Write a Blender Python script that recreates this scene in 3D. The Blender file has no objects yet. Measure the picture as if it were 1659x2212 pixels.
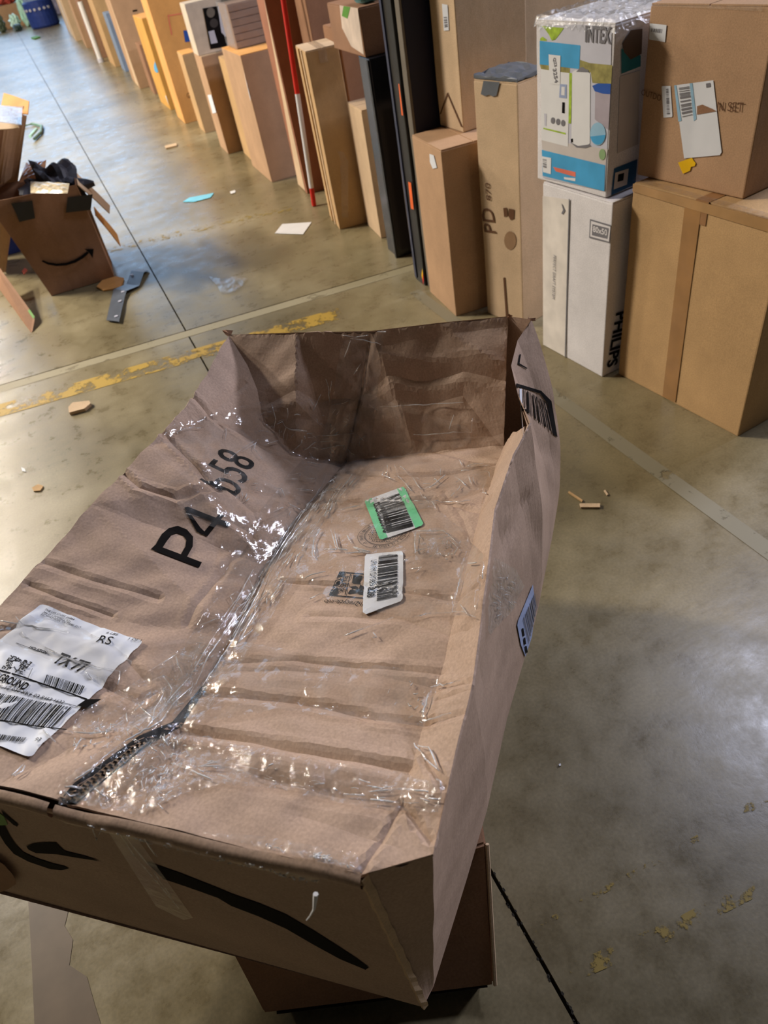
import bpy, bmesh, math, random
import numpy as np
from mathutils import Vector, Matrix
from mathutils.bvhtree import BVHTree
from mathutils.geometry import delaunay_2d_cdt
S = bpy.context.scene
COL = S.collection
random.seed(5)

# ------------------------------------------------------------------ camera
F = 1500.0
R = Matrix(((0.896, 0.3867, -0.217), (-0.4158, 0.5613, -0.7157), (-0.155, 0.7314, 0.6638)))
def _orth(m):
    z = m.col[2].normalized(); x = m.col[0] - z * m.col[0].dot(z); x.normalize(); y = z.cross(x)
    return Matrix((x, y, z)).transposed()
R = _orth(R)
CAM = Vector((0, 0, 1.6))
cd = bpy.data.cameras.new('camera'); cam = bpy.data.objects.new('camera', cd); COL.objects.link(cam)
cam.matrix_world = Matrix.Translation(CAM) @ R.to_4x4()
cd.sensor_fit = 'HORIZONTAL'; cd.sensor_width = 36; cd.lens = 36 * F / 1659
cd.clip_start = .02; cd.clip_end = 200
cd.dof.use_dof = True; cd.dof.focus_distance = 1.25; cd.dof.aperture_fstop = 8.0
S.camera = cam
def ray(x, y): return (R @ Vector((x - 829.5, 1106 - y, -F))).normalized()
def at(x, y, z=0.0):
    d = ray(x, y); return CAM + d * ((z - CAM.z) / d.z)

# ------------------------------------------------------------------ world, light, exposure
w = bpy.data.worlds.new('world'); S.world = w; w.use_nodes = True
w.node_tree.nodes['Background'].inputs[0].default_value = (.85, .9, 1, 1)
w.node_tree.nodes['Background'].inputs[1].default_value = .10
S.view_settings.view_transform = 'Standard'; S.view_settings.look = 'None'
S.view_settings.gamma = 1; S.view_settings.use_curve_mapping = False
S.view_settings.exposure = 0.0
LAMPS = [  # x, y, z, size_x, size_y, power, colour   (lamp boxes stand at these places, added fills included)
    (-5.0, 8.6, 7.0, .5, 1.3, 1000, (1, .90, .77)),
    (-5.0, 13.0, 7.0, .5, 1.3, 700, (1, .88, .72)),
    (-5.0, 18.0, 7.0, .5, 1.3, 600, (1, .88, .72)),
    (-5.0, 23.0, 7.0, .5, 1.3, 600, (1, .88, .72)),
    (5.6, 2.8, 6.9, .6, 1.1, 270, (.76, .80, 1)),
    (-4.6, 7.4, 5.0, .4, 1.2, 640, (1, .93, .86)),  # added fill, brightens the left-facing sides of the carton row
    (8.4, 2.2, 3.3, .5, 1.3, 470, (.80, .82, 1)),  # added fill, brightens the right wall of the crushed carton
]

# ------------------------------------------------------------------ material helpers
MATS = {}
def nodes(name, rough=.8, spec=.3):
    m = bpy.data.materials.new(name); m.use_nodes = True
    nt = m.node_tree; b = nt.nodes['Principled BSDF']
    b.inputs['Roughness'].default_value = rough; b.inputs['Specular IOR Level'].default_value = spec
    MATS[name] = m
    return m, nt, b
def N(nt, t, **k):
    n = nt.nodes.new(t)
    for a, v in k.items():
        if a in n.inputs: n.inputs[a].default_value = v
        else: setattr(n, a, v)
    return n
def L(nt, a, b): nt.links.new(a, b)
def srgb(r, g, b):
    f = lambda c: (c / 255 / 12.92) if c <= 10 else ((c / 255 + .055) / 1.055) ** 2.4
    return (f(r), f(g), f(b), 1)
def ramp(nt, fac, stops):
    r = nt.nodes.new('ShaderNodeValToRGB'); e = r.color_ramp.elements
    while len(e) < len(stops): e.new(.5)
    for i, (p, c) in enumerate(stops): e[i].position = p; e[i].color = c if len(c) == 4 else (*c, 1)
    L(nt, fac, r.inputs[0]); return r
def plain(name, col, rough=.6, spec=.3, metal=0, var=.12, scale=12):
    m, nt, b = nodes(name, rough, spec); b.inputs['Metallic'].default_value = metal
    tc = N(nt, 'ShaderNodeTexCoord'); n = N(nt, 'ShaderNodeTexNoise', Scale=scale, Detail=4)
    L(nt, tc.outputs['Object'], n.inputs['Vector'])
    c = Vector(col[:3]); r = ramp(nt, n.outputs['Fac'], [(.3, tuple(c * (1 - var))), (.7, tuple(min(1, x * (1 + var)) for x in c))])
    L(nt, r.outputs[0], b.inputs['Base Color']); return m
def card(name, col, stripe=1.0, rough=.75, bump=.25, spec=.2):
    """corrugated board: fibre mottling, fine flute lines, faint scuffs"""
    m, nt, b = nodes(name, rough, spec)
    tc = N(nt, 'ShaderNodeTexCoord')
    n1 = N(nt, 'ShaderNodeTexNoise', Scale=5, Detail=6, Roughness=.6); L(nt, tc.outputs['Object'], n1.inputs['Vector'])
    n2 = N(nt, 'ShaderNodeTexNoise', Scale=260, Detail=2); L(nt, tc.outputs['Object'], n2.inputs['Vector'])
    c = Vector(col[:3])
    r1 = ramp(nt, n1.outputs['Fac'], [(.25, tuple(c * .84)), (.75, tuple(c * 1.12))])
    r2 = ramp(nt, n2.outputs['Fac'], [(.3, (.86, .86, .86)), (.7, (1.08, 1.08, 1.08))])
    mx = N(nt, 'ShaderNodeMix', data_type='RGBA', blend_type='MULTIPLY'); mx.inputs[0].default_value = 1
    L(nt, r1.outputs[0], mx.inputs[6]); L(nt, r2.outputs[0], mx.inputs[7])
    L(nt, mx.outputs[2], b.inputs['Base Color'])
    wv = N(nt, 'ShaderNodeTexWave', Scale=38 * stripe, Distortion=.4, bands_direction='X'); L(nt, tc.outputs['Object'], wv.inputs['Vector'])
    ad = N(nt, 'ShaderNodeMath', operation='MULTIPLY_ADD'); L(nt, n1.outputs['Fac'], ad.inputs[0]); ad.inputs[1].default_value = 6
    sc = N(nt, 'ShaderNodeMath', operation='MULTIPLY'); L(nt, wv.outputs['Fac'], sc.inputs[0]); sc.inputs[1].default_value = .04
    L(nt, sc.outputs[0], ad.inputs[2])
    bp = N(nt, 'ShaderNodeBump', Strength=bump, Distance=.002); L(nt, ad.outputs[0], bp.inputs['Height']); L(nt, bp.outputs[0], b.inputs['Normal'])
    return m
CARD = card('cardboard', srgb(184, 148, 114))
CARD2 = card('cardboard_golden', srgb(194, 158, 112))
CARD3 = card('cardboard_red_brown', srgb(152, 114, 86))
CARD4 = card('cardboard_pale', srgb(206, 178, 144))
CARDO = card('cardboard_orange', srgb(222, 164, 96))
CARDF = card('cardboard_crushed', srgb(182, 155, 134), rough=.7, bump=.5)
WHITEC = card('white_board', srgb(226, 222, 222), bump=.1)
INK = plain('black_ink', srgb(22, 19, 18), .9, .08)
INKB = plain('faded_brown_ink', srgb(98, 66, 42), .8)
INKG = plain('faded_grey_ink', srgb(120, 118, 122), .8)
PAPER = plain('white_paper', srgb(222, 224, 228), .45, .4, var=.03)
MINT = plain('mint_print', srgb(120, 214, 160), .45)
PBLUE = plain('pale_blue_print', srgb(150, 190, 214), .45)
BLACKP = plain('black_plastic', srgb(18, 18, 20), .4, .5)
BLACKG = plain('black_gloss', srgb(30, 30, 32), .22, .6)
NAVY = plain('navy_print', srgb(22, 22, 42), .55)
GREY = plain('grey_board', srgb(112, 104, 92), .7)
ORANGE = plain('orange_plastic', srgb(240, 110, 50), .5)
RED = plain('red_paint', srgb(205, 44, 30), .45)
YEL = plain('yellow_sticker', srgb(240, 190, 10), .5)
WHITE = plain('white_plastic', srgb(225, 225, 225), .4, var=.03)
LILAC = plain('lilac_print', srgb(158, 172, 205), .6)
PBL = plain('sky_blue_print', srgb(70, 160, 208), .4)
DBL = plain('royal_blue_print', srgb(40, 84, 165), .4)
OLV = plain('olive_print', srgb(150, 142, 84), .5, var=.3, scale=40)
LIME = plain('lime_print', srgb(160, 188, 60), .5, var=.35, scale=40)
SALM = plain('salmon_print', srgb(226, 120, 96), .5)
PGR = plain('pale_grey_print', srgb(196, 196, 206), .5, var=.05)
BUFF = plain('buff_print', srgb(200, 192, 186), .5, var=.05)
BLUEB = plain('blue_plastic', srgb(40, 60, 130), .5)
BLUEL = plain('pale_blue_plastic', srgb(120, 140, 175), .5)
GREENP = plain('green_print', srgb(84, 140, 40), .6)
CYAN = plain('cyan_film', srgb(110, 200, 225), .3)
DARKTAPE = plain('black_tape', srgb(30, 30, 34), .35, .5)
DUCT = plain('grey_duct_tape', srgb(92, 98, 106), .4, .5)
FLUTE = plain('flute_core', srgb(120, 88, 60), .9, var=.4, scale=90)

def film(name, alpha, scale, bump, tint=(1, 1, 1), rough=.08, stretch=(1, 1, 1), dist=.004, haze=.05):
    """clear wrinkled plastic: sees through, glints on crumples"""
    m = bpy.data.materials.new(name); m.use_nodes = True; nt = m.node_tree
    for n in list(nt.nodes): nt.nodes.remove(n)
    out = N(nt, 'ShaderNodeOutputMaterial'); tr = N(nt, 'ShaderNodeBsdfTransparent'); tr.inputs[0].default_value = (*tint, 1)
    gl = N(nt, 'ShaderNodeBsdfAnisotropic'); gl.inputs['Roughness'].default_value = rough
    mx = N(nt, 'ShaderNodeMixShader')
    lw = N(nt, 'ShaderNodeLayerWeight', Blend=.5)
    pw = N(nt, 'ShaderNodeMath', operation='POWER'); L(nt, lw.outputs['Facing'], pw.inputs[0]); pw.inputs[1].default_value = 5
    ad = N(nt, 'ShaderNodeMath', operation='MULTIPLY_ADD'); ad.use_clamp = True
    L(nt, pw.outputs[0], ad.inputs[0]); ad.inputs[1].default_value = .5; ad.inputs[2].default_value = alpha
    tc = N(nt, 'ShaderNodeTexCoord'); mp = N(nt, 'ShaderNodeMapping'); mp.inputs['Scale'].default_value = stretch
    L(nt, tc.outputs['Object'], mp.inputs[0])
    nz = N(nt, 'ShaderNodeTexNoise', Scale=scale * .5, Detail=3); L(nt, mp.outputs[0], nz.inputs['Vector'])
    va = N(nt, 'ShaderNodeVectorMath', operation='MULTIPLY_ADD'); L(nt, nz.outputs['Color'], va.inputs[0]); va.inputs[1].default_value = (.06, .06, .06)
    L(nt, mp.outputs[0], va.inputs[2])
    v1 = N(nt, 'ShaderNodeTexVoronoi', Scale=scale); v1.feature = 'DISTANCE_TO_EDGE'; L(nt, va.outputs[0], v1.inputs['Vector'])
    v2 = N(nt, 'ShaderNodeTexNoise', Scale=scale * 1.7, Detail=5, Roughness=.55); L(nt, va.outputs[0], v2.inputs['Vector'])
    a2 = N(nt, 'ShaderNodeMath', operation='MULTIPLY_ADD'); L(nt, v1.outputs['Distance'], a2.inputs[0]); a2.inputs[1].default_value = -1.2
    L(nt, v2.outputs['Fac'], a2.inputs[2])
    bp = N(nt, 'ShaderNodeBump', Strength=bump, Distance=dist); L(nt, a2.outputs[0], bp.inputs['Height'])
    L(nt, bp.outputs[0], gl.inputs['Normal']); L(nt, bp.outputs[0], lw.inputs['Normal'])
    df = N(nt, 'ShaderNodeBsdfDiffuse'); df.inputs[0].default_value = (.9, .9, .88, 1); mh = N(nt, 'ShaderNodeMixShader')
    hz = ramp(nt, a2.outputs[0], [(.1, (haze * .3,) * 3), (.6, (haze * 1.6,) * 3)]); L(nt, hz.outputs[0], mh.inputs[0])
    L(nt, tr.outputs[0], mh.inputs[1]); L(nt, df.outputs[0], mh.inputs[2])
    L(nt, ad.outputs[0], mx.inputs[0]); L(nt, mh.outputs[0], mx.inputs[1]); L(nt, gl.outputs[0], mx.inputs[2]); L(nt, mx.outputs[0], out.inputs[0])
    MATS[name] = m; return m
TAPE = film('clear_tape', .05, 18, .45, (.97, .955, .93))
TAPE2 = film('clear_tape_crumpled', .08, 34, .75, (.97, .955, .93), dist=.004)
TAPEL = film('clear_tape_long_folds', .075, 22, .75, (.95, .93, .90), stretch=(.35, 1.8, 1), dist=.005)
WRAP = film('stretch_wrap', .05, 14, .8, (.97, .97, .97), rough=.12)
BROWNTAPE = plain('brown_tape', srgb(150, 108, 68), .25, .5)

def floor_mat():
    m, nt, b = nodes('concrete', .35, .5)
    geo = N(nt, 'ShaderNodeNewGeometry'); P = geo.outputs['Position']
    n1 = N(nt, 'ShaderNodeTexNoise', Scale=1.1, Detail=8, Roughness=.62); L(nt, P, n1.inputs['Vector'])
    n2 = N(nt, 'ShaderNodeTexNoise', Scale=9, Detail=8, Roughness=.7); L(nt, P, n2.inputs['Vector'])
    n3 = N(nt, 'ShaderNodeTexNoise', Scale=130, Detail=3); L(nt, P, n3.inputs['Vector'])
    r1 = ramp(nt, n1.outputs['Fac'], [(.3, srgb(102, 92, 66)), (.5, srgb(130, 118, 88)), (.7, srgb(154, 142, 112))])
    r2 = ramp(nt, n2.outputs['Fac'], [(.28, (.72, .70, .68)), (.5, (1, 1, 1)), (.75, (1.12, 1.12, 1.1))])
    r3 = ramp(nt, n3.outputs['Fac'], [(.3, (.86, .86, .86)), (.7, (1.08, 1.08, 1.08))])
    def mul(a, c):
        x = N(nt, 'ShaderNodeMix', data_type='RGBA', blend_type='MULTIPLY'); x.inputs[0].default_value = 1
        L(nt, a, x.inputs[6]); L(nt, c, x.inputs[7]); return x.outputs[2]
    col = mul(mul(r1.outputs[0], r2.outputs[0]), r3.outputs[0])
    L(nt, col, b.inputs['Base Color'])
    rr = ramp(nt, n2.outputs['Fac'], [(.3, (.22, .22, .22)), (.7, (.42, .42, .42))]); L(nt, rr.outputs[0], b.inputs['Roughness'])
    # trowel ripples across the aisle and fine grit
    mp = N(nt, 'ShaderNodeMapping'); mp.inputs['Scale'].default_value = (2, 5, 1); L(nt, P, mp.inputs[0])
    n4 = N(nt, 'ShaderNodeTexNoise', Scale=1.6, Detail=3); L(nt, mp.outputs[0], n4.inputs['Vector'])
    a = N(nt, 'ShaderNodeMath', operation='MULTIPLY_ADD'); L(nt, n4.outputs['Fac'], a.inputs[0]); a.inputs[1].default_value = 2.2
    L(nt, n2.outputs['Fac'], a.inputs[2])
    bp = N(nt, 'ShaderNodeBump', Strength=.22, Distance=.0025); L(nt, a.outputs[0], bp.inputs['Height']); L(nt, bp.outputs[0], b.inputs['Normal'])
    return m
CONC = floor_mat()
CONCL = plain('pale_cement', srgb(190, 180, 152), .5, var=.22, scale=6)
JOINT = plain('joint_dirt', srgb(46, 42, 34), .9, var=.3)
def worn(name, col, amount=.52, scale=16):
    m, nt, b = nodes(name, .5, .3); b.inputs['Base Color'].default_value = col
    geo = N(nt, 'ShaderNodeNewGeometry'); n = N(nt, 'ShaderNodeTexNoise', Scale=scale, Detail=7, Roughness=.7); L(nt, geo.outputs['Position'], n.inputs['Vector'])
    r = ramp(nt, n.outputs['Fac'], [(amount - .02, (0, 0, 0)), (amount + .04, (1, 1, 1))]); L(nt, r.outputs[0], b.inputs['Alpha']); return m
YPAINT = worn('worn_yellow_paint', srgb(178, 146, 62), .475, 9)
YPAINT2 = worn('nearly_gone_yellow_paint', srgb(150, 128, 64), .55, 22)
WALLM = plain('wall_paint', srgb(80, 80, 78), .8)
CEILM = plain('roof_deck', srgb(60, 60, 58), .8)

# ------------------------------------------------------------------ object helpers
def obj(name, verts, faces, mat, parent=None, smooth=False):
    me = bpy.data.meshes.new(name); me.from_pydata([tuple(v) for v in verts], [], [tuple(f) for f in faces])
    if mat: me.materials.append(mat)
    if smooth:
        for p in me.polygons: p.use_smooth = True
    me.update(); o = bpy.data.objects.new(name, me); COL.objects.link(o)
    if parent: o.parent = parent
    return o
def from_bm(name, bm, mat, parent=None, smooth=False):
    me = bpy.data.meshes.new(name); bm.to_mesh(me); bm.free()
    if mat: me.materials.append(mat)
    if smooth:
        for p in me.polygons: p.use_smooth = True
    o = bpy.data.objects.new(name, me); COL.objects.link(o)
    if parent: o.parent = parent
    return o
def thing(name, label, cat, loc, rz=0, group=None):
    o = bpy.data.objects.new(name, None); COL.objects.link(o); o.empty_display_size = .05
    o.location = loc; o.rotation_euler = (0, 0, rz); tag(o, label, cat, group); return o
def tag(o, label, cat, group=None):
    o['label'] = label; o['category'] = cat
    if group: o['group'] = group
    return o
def bevelled(x0, x1, y0, y1, z0, z1, bev=.004, cuts=0, noise=0, seed=0):
    bm = bmesh.new(); bmesh.ops.create_cube(bm, size=1)
    for v in bm.verts: v.co = Vector((x0 + (v.co.x + .5) * (x1 - x0), y0 + (v.co.y + .5) * (y1 - y0), z0 + (v.co.z + .5) * (z1 - z0)))
    if bev: bmesh.ops.bevel(bm, geom=bm.edges[:], offset=bev, segments=2, affect='EDGES', profile=.6)
    if cuts:
        bmesh.ops.subdivide_edges(bm, edges=[e for e in bm.edges if e.calc_length() > .03], cuts=cuts, use_grid_fill=True)
        bmesh.ops.triangulate(bm, faces=[f for f in bm.faces if len(f.verts) > 4])
        rnd = random.Random(seed); ph = [rnd.uniform(0, 6) for _ in range(6)]
        cx, cy, cz = (x0 + x1) / 2, (y0 + y1) / 2, (z0 + z1) / 2
        for v in bm.verts:
            p = v.co; q = Vector(p)
            a = math.sin(p.x * 9 + ph[0]) * math.sin(p.y * 7 + ph[1]) * math.sin(p.z * 8 + ph[2])
            # a gentle belly on each side plus one irregular dent
            if z0 + .01 < p.z < z1 - .01:
                fz = 4 * (p.z - z0) * (z1 - p.z) / (z1 - z0) ** 2
                if abs(p.x - x0) < .002 or abs(p.x - x1) < .002: q.x += (noise * (a - .3 * fz)) * (1 if p.x < cx else -1)
                if abs(p.y - y0) < .002 or abs(p.y - y1) < .002: q.y += (noise * (a - .3 * fz)) * (1 if p.y < cy else -1)
            v.co = q
    return bm
def block(name, parent, mat, x0, x1, y0, y1, z0, z1, bev=0, smooth=False):
    return from_bm(name, bevelled(x0, x1, y0, y1, z0, z1, bev), mat, parent, smooth)
def tube(pts, r, n=10, close=False):
    """verts, faces of a tube along points (radius may be a list)"""
    V, Fc = [], []
    rr = r if isinstance(r, (list, tuple)) else [r] * len(pts)
    pts = [Vector(p) for p in pts]
    for i, p in enumerate(pts):
        d = (pts[min(i + 1, len(pts) - 1)] - pts[max(i - 1, 0)]).normalized()
        a = d.orthogonal().normalized(); b = d.cross(a)
        for k in range(n):
            t = 2 * math.pi * k / n; V.append(p + (a * math.cos(t) + b * math.sin(t)) * rr[i])
    for i in range(len(pts) - 1):
        for k in range(n): Fc.append((i * n + k, i * n + (k + 1) % n, (i + 1) * n + (k + 1) % n, (i + 1) * n + k))
    Fc.append(tuple(range(n))[::-1]); Fc.append(tuple((len(pts) - 1) * n + k for k in range(n)))
    return V, Fc

_fonts = {}
def text2d(s, bold=0.0):
    """flat outlines of a word as (verts, tris), width normalised to 1 (returns height too)"""
    k = (s, bold)
    if k in _fonts: return _fonts[k]
    cu = bpy.data.curves.new('t', 'FONT'); cu.body = s; cu.size = 1; cu.offset = bold; cu.resolution_u = 3
    o = bpy.data.objects.new('t', cu); COL.objects.link(o)
    dg = bpy.context.evaluated_depsgraph_get(); me = bpy.data.meshes.new_from_object(o.evaluated_get(dg))
    bpy.data.objects.remove(o); bpy.data.curves.remove(cu)
    me.calc_loop_triangles()
    V = [v.co.to_2d() for v in me.vertices]; T = [tuple(t.vertices) for t in me.loop_triangles]
    bpy.data.meshes.remove(me)
    x0 = min(v.x for v in V); x1 = max(v.x for v in V); y0 = min(v.y for v in V); y1 = max(v.y for v in V)
    V = [((v.x - x0) / (x1 - x0), (v.y - y0) / (x1 - x0)) for v in V]
    _fonts[k] = (V, T, (y1 - y0) / (x1 - x0)); return _fonts[k]
def subdiv2d(V, T, L_):
    bm = bmesh.new(); vs = [bm.verts.new((x, y, 0)) for x, y in V]
    for t in T:
        try: bm.faces.new([vs[i] for i in t])
        except ValueError: pass
    for _ in range(6):
        es = [e for e in bm.edges if e.calc_length() > L_]
        if not es: break
        bmesh.ops.subdivide_edges(bm, edges=es, cuts=1); bmesh.ops.triangulate(bm, faces=bm.faces[:])
    bm.verts.index_update()
    r = [(v.co.x, v.co.y) for v in bm.verts], [tuple(v.index for v in f.verts) for f in bm.faces]
    bm.free(); return r
def inpoly(x, y, P):
    c = False; n = len(P)
    for i in range(n):
        x1, y1 = P[i]; x2, y2 = P[i - 1]
        if (y1 > y) != (y2 > y) and x < (x2 - x1) * (y - y1) / (y2 - y1) + x1: c = not c
    return c
def fillpoly(P, res=None, extra=(), jit=0):
    """triangulate a 2d polygon, with interior grid points when res is given"""
    pts = [Vector(p) for p in P]; n = len(pts); ed = [(i, (i + 1) % n) for i in range(n)]
    if res:
        dense = []
        for i in range(n):
            a, b = pts[i], pts[(i + 1) % n]; k = max(1, int((b - a).length / res))
            for j in range(k): dense.append(a.lerp(b, j / k))
        pts = dense; n = len(pts); ed = [(i, (i + 1) % n) for i in range(n)]
        xs = [p.x for p in pts]; ys = [p.y for p in pts]; rnd = random.Random(1)
        x = min(xs) + res * .5; row = 0
        while x < max(xs):
            y = min(ys) + res * (.5 if row % 2 else .1)
            while y < max(ys):
                q = (x + rnd.uniform(-jit, jit) * res, y + rnd.uniform(-jit, jit) * res)
                if inpoly(q[0], q[1], P): pts.append(Vector(q))
                y += res
            x += res * .9; row += 1
    r = delaunay_2d_cdt(pts, ed, [], 1, 1e-6)
    V = [tuple(v) for v in r[0]]; T = [tuple(f) for f in r[2]]
    return V, [t for t in T if inpoly(sum(V[i][0] for i in t) / 3, sum(V[i][1] for i in t) / 3, [tuple(p) for p in P])]

# ------------------------------------------------------------------ structure: floor, walls, ceiling, lamps
fl = thing('floor', 'x', 'x', (0, 0, 0)); del fl['label']; del fl['category']; fl['kind'] = 'structure'
block('joint_bed', fl, JOINT, -14, 9, -6, 36, -.12, -.012)
# slabs either side of the long saw joint and of the cross joints; the cross joint runs slightly askew
JX = .232; cj = lambda x: 3.66 - .113 * (x - .25)
def slab(x0, x1, ya, yb, g=.004):
    P = [(x0 + g, ya(x0) + g), (x1 - g, ya(x1) + g), (x1 - g, yb(x1) - g), (x0 + g, yb(x0) - g)]
    V = [(x, y, 0) for x, y in P] + [(x, y, -.1) for x, y in P]
    obj('floor_slab', V, [(0, 1, 2, 3), (0, 4, 5, 1), (1, 5, 6, 2), (2, 6, 7, 3), (3, 7, 4, 0)], CONC, fl)
k0 = lambda x: -6; k1 = cj; k2 = lambda x: 9.6 - .1 * x; k3 = lambda x: 17.5; k4 = lambda x: 25.4; k5 = lambda x: 36
for xa, xb in ((-14, -5.6), (-5.6, JX), (JX, 9)):
    for a, b in ((k0, k1), (k1, k2), (k2, k3), (k3, k4), (k4, k5)): slab(xa, xb, a, b)
def strip(name, pts, wd, mat, z=.0012, parent=None):
    """flat ribbon on the floor through xy points"""
    V, Fc = [], []
    for i, p in enumerate(pts):
        a = Vector(pts[max(i - 1, 0)][:2]); b = Vector(pts[min(i + 1, len(pts) - 1)][:2]); d = (b - a).normalized(); n = Vector((-d.y, d.x)) * wd / 2
        V += [(p[0] + n.x, p[1] + n.y, z), (p[0] - n.x, p[1] - n.y, z)]
    for i in range(len(pts) - 1): Fc.append((2 * i, 2 * i + 1, 2 * i + 3, 2 * i + 2))
    return obj(name, V, Fc, mat, parent)
strip('cement_band', [(x, cj(x) - .045) for x in (-4, -1, JX, 1.0, 1.5, 3)], .075, worn('pale_band', srgb(152, 142, 114), .36, 7), .001, fl)
strip('cement_band', [(1.385, 3.2), (1.386, 1.9), (1.40, .9), (1.41, -1)], .06, worn('pale_band_b', srgb(134, 127, 106), .40, 7), .0012, fl)
strip('yellow_line', [(x, 3.37 - .14 * (x - .1)) for x in (-3, -.74, 0, .98)], .13, YPAINT, .0016, fl)
strip('yellow_line', [(.07, 5.34), (.7, 5.2), (1.32, 5.03)], .11, YPAINT2, .0016, fl)
strip('yellow_line', [(-.5, 5.45), (.07, 5.34)], .1, YPAINT2, .0017, fl)
strip('yellow_line', [(.25, .405), (.45, .40), (.657, .392)], .012, YPAINT2, .0012, fl)
strip('yellow_line', [(.27, .31), (.5, .28), (.9, .25)], .03, YPAINT2, .0012, fl)
strip('yellow_line', [(.77, .40), (.83, .376), (1.1, .30)], .02, YPAINT2, .0013, fl)
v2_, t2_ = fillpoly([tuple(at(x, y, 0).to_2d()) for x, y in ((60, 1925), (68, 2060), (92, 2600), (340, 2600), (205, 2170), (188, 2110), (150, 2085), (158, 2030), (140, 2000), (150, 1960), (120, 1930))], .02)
obj('floor_patch', [(x, y, .0008) for x, y in v2_], t2_, plain('brown_patch', srgb(106, 90, 72), .45, .4, var=.15), fl)  # flat patch, browner than the slabs around it
# crumbled lips along the saw joint, near the camera
rnd = random.Random(3); V, Fc = [], []
for i in range(260):
    y = .1 + rnd.random() ** 1.3 * 3.4; x = JX + rnd.choice((-1, 1)) * rnd.uniform(.002, .005); s = rnd.uniform(.0012, .0032); k = len(V)
    a0 = rnd.uniform(0, 6)
    V += [(x + s * math.cos(a0 + t) * rnd.uniform(.6, 1.2), y + s * 1.5 * math.sin(a0 + t), .0006) for t in (0, 1.3, 2.5, 3.8, 5)]; Fc.append(tuple(range(k, k + 5)))
o = obj('crumbled_edge', V, Fc, JOINT, fl); o['kind'] = 'stuff'

def struct(name, x0, x1, y0, y1, z0, z1, mat):
    o = block(name, None, mat, x0, x1, y0, y1, z0, z1); o['kind'] = 'structure'; return o
struct('wall_left', -14.2, -14, -6, 36, -.1, 12.5, WALLM); struct('wall_right', 9, 9.2, -6, 36, -.1, 12.5, WALLM)
struct('wall_back', -14.2, 9.2, -6.2, -6, -.1, 12.5, WALLM)
struct('ceiling', -14.2, 9.2, -6.2, 36.2, 12.5, 12.7, CEILM)
wf = thing('wall_far', 'x', 'x', (0, 36, 0)); del wf['label']; del wf['category']; wf['kind'] = 'structure'
block('wall_panel', wf, WALLM, -14.2, -7.5, 0, .2, -.1, 12.5); block('wall_panel', wf, WALLM, 5.6, 9.2, 0, .2, -.1, 12.5)
block('wall_panel', wf, WALLM, -7.5, 5.6, 0, .2, -.1, 1.7); block('wall_panel', wf, WALLM, -7.5, 5.6, 0, .2, 11.8, 12.5)
wn = thing('window_1', 'x', 'x', (0, 36, 0)); del wn['label']; del wn['category']; wn['kind'] = 'structure'
gm = bpy.data.materials.new('daylit_panel'); gm.use_nodes = True; gb = gm.node_tree.nodes['Principled BSDF']
gb.inputs['Emission Color'].default_value = (.42, .66, 1, 1); gb.inputs['Emission Strength'].default_value = 3.5; gb.inputs['Base Color'].default_value = (.6, .7, .8, 1)
for i in range(6):
    x = -7.4 + i * 2.17; block('window_pane', wn, gm, x, x + 1.95, .05, .1, 1.75, 11.75)
    block('window_mullion', wn, WALLM, x + 1.95, x + 2.17, .0, .15, 1.7, 11.8)

for i, (x, y, z, sx, sy, pw, c) in enumerate(LAMPS):
    t = thing('ceiling_or_fill_lamp', ['first warm hanging lamp on the left of the aisle', 'second warm hanging lamp on the left of the aisle', 'third warm hanging lamp on the left of the aisle', 'furthest warm hanging lamp on the left of the aisle', 'cool hanging lamp above the carton row on the right', 'added warm fill lamp, lowest and nearest on the left', 'added cool fill lamp, low by the right wall'][i], 'lamp', (x, y, z), 0)
    block('lamp_housing', t, WHITE, -sx / 2 - .05, sx / 2 + .05, -sy / 2 - .05, sy / 2 + .05, .03, .12, .01)
    V, Fc = tube([(0, 0, .12), (0, 0, 12.5 - z if z > 4 else .58)], .012, 8); obj('hanger', V, Fc, WHITE, t)
    ld = bpy.data.lights.new('lamp_tube', 'AREA'); ld.shape = 'RECTANGLE'; ld.size = sx; ld.size_y = sy; ld.energy = pw; ld.color = c
    lo = bpy.data.objects.new('lamp_tube', ld); COL.objects.link(lo); lo.parent = t; lo.location = (0, 0, .02)
    if z < 4: t.rotation_euler = (0, math.radians(90), 0)   # added fill lamp by the right wall, turned to face the aisle

# ------------------------------------------------------------------ the crushed carton in front
ZT, ZB = .85, .30
U = Vector((.64, .77, 0)).normalized(); Wv = Vector((-U.y, U.x, 0))
P0 = at(780, 1895, ZT)
RZ = math.atan2(U.y, U.x)
big = thing('crushed_carton', 'large crushed brown carton with sagging taped top, P4 print and shipping label', 'carton', (P0.x, P0.y, ZB), RZ)
def loc(x, y, z):
    """pixel + height -> carton coordinates (s, t, z above the carton base)"""
    p = at(x, y, z) - Vector((P0.x, P0.y, 0)); return Vector((p.dot(U), p.dot(Wv), z - ZB))
def tolocal_ray(x, y):
    d = ray(x, y); o = CAM - Vector((P0.x, P0.y, ZB))
    return Vector((o.dot(U), o.dot(Wv), o.z)), Vector((d.dot(U), d.dot(Wv), d.z))
def chain(l): return [loc(*p) for p in l]
front = chain([(-12, 1697, .85), (140, 1734, .85), (300, 1773, .85), (450, 1810, .85), (640, 1857, .85), (780, 1890, .85)])
front[0] = Vector((0, .69, .55))
front_mid = loc(0, 1700, .85)
front = [front[0], front_mid] + front[1:]
router = chain([(935, 1845, .85), (985, 1620, .85), (1020, 1480, .85), (1050, 1250, .848), (1068, 1100, .842), (1108, 985, .84), (1145, 912, .85)])
gap = chain([(1108, 935, .76)])
fr = loc(1088, 962, .64)
uright = chain([(1093, 800, .77), (1098, 684, .855)])
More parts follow.
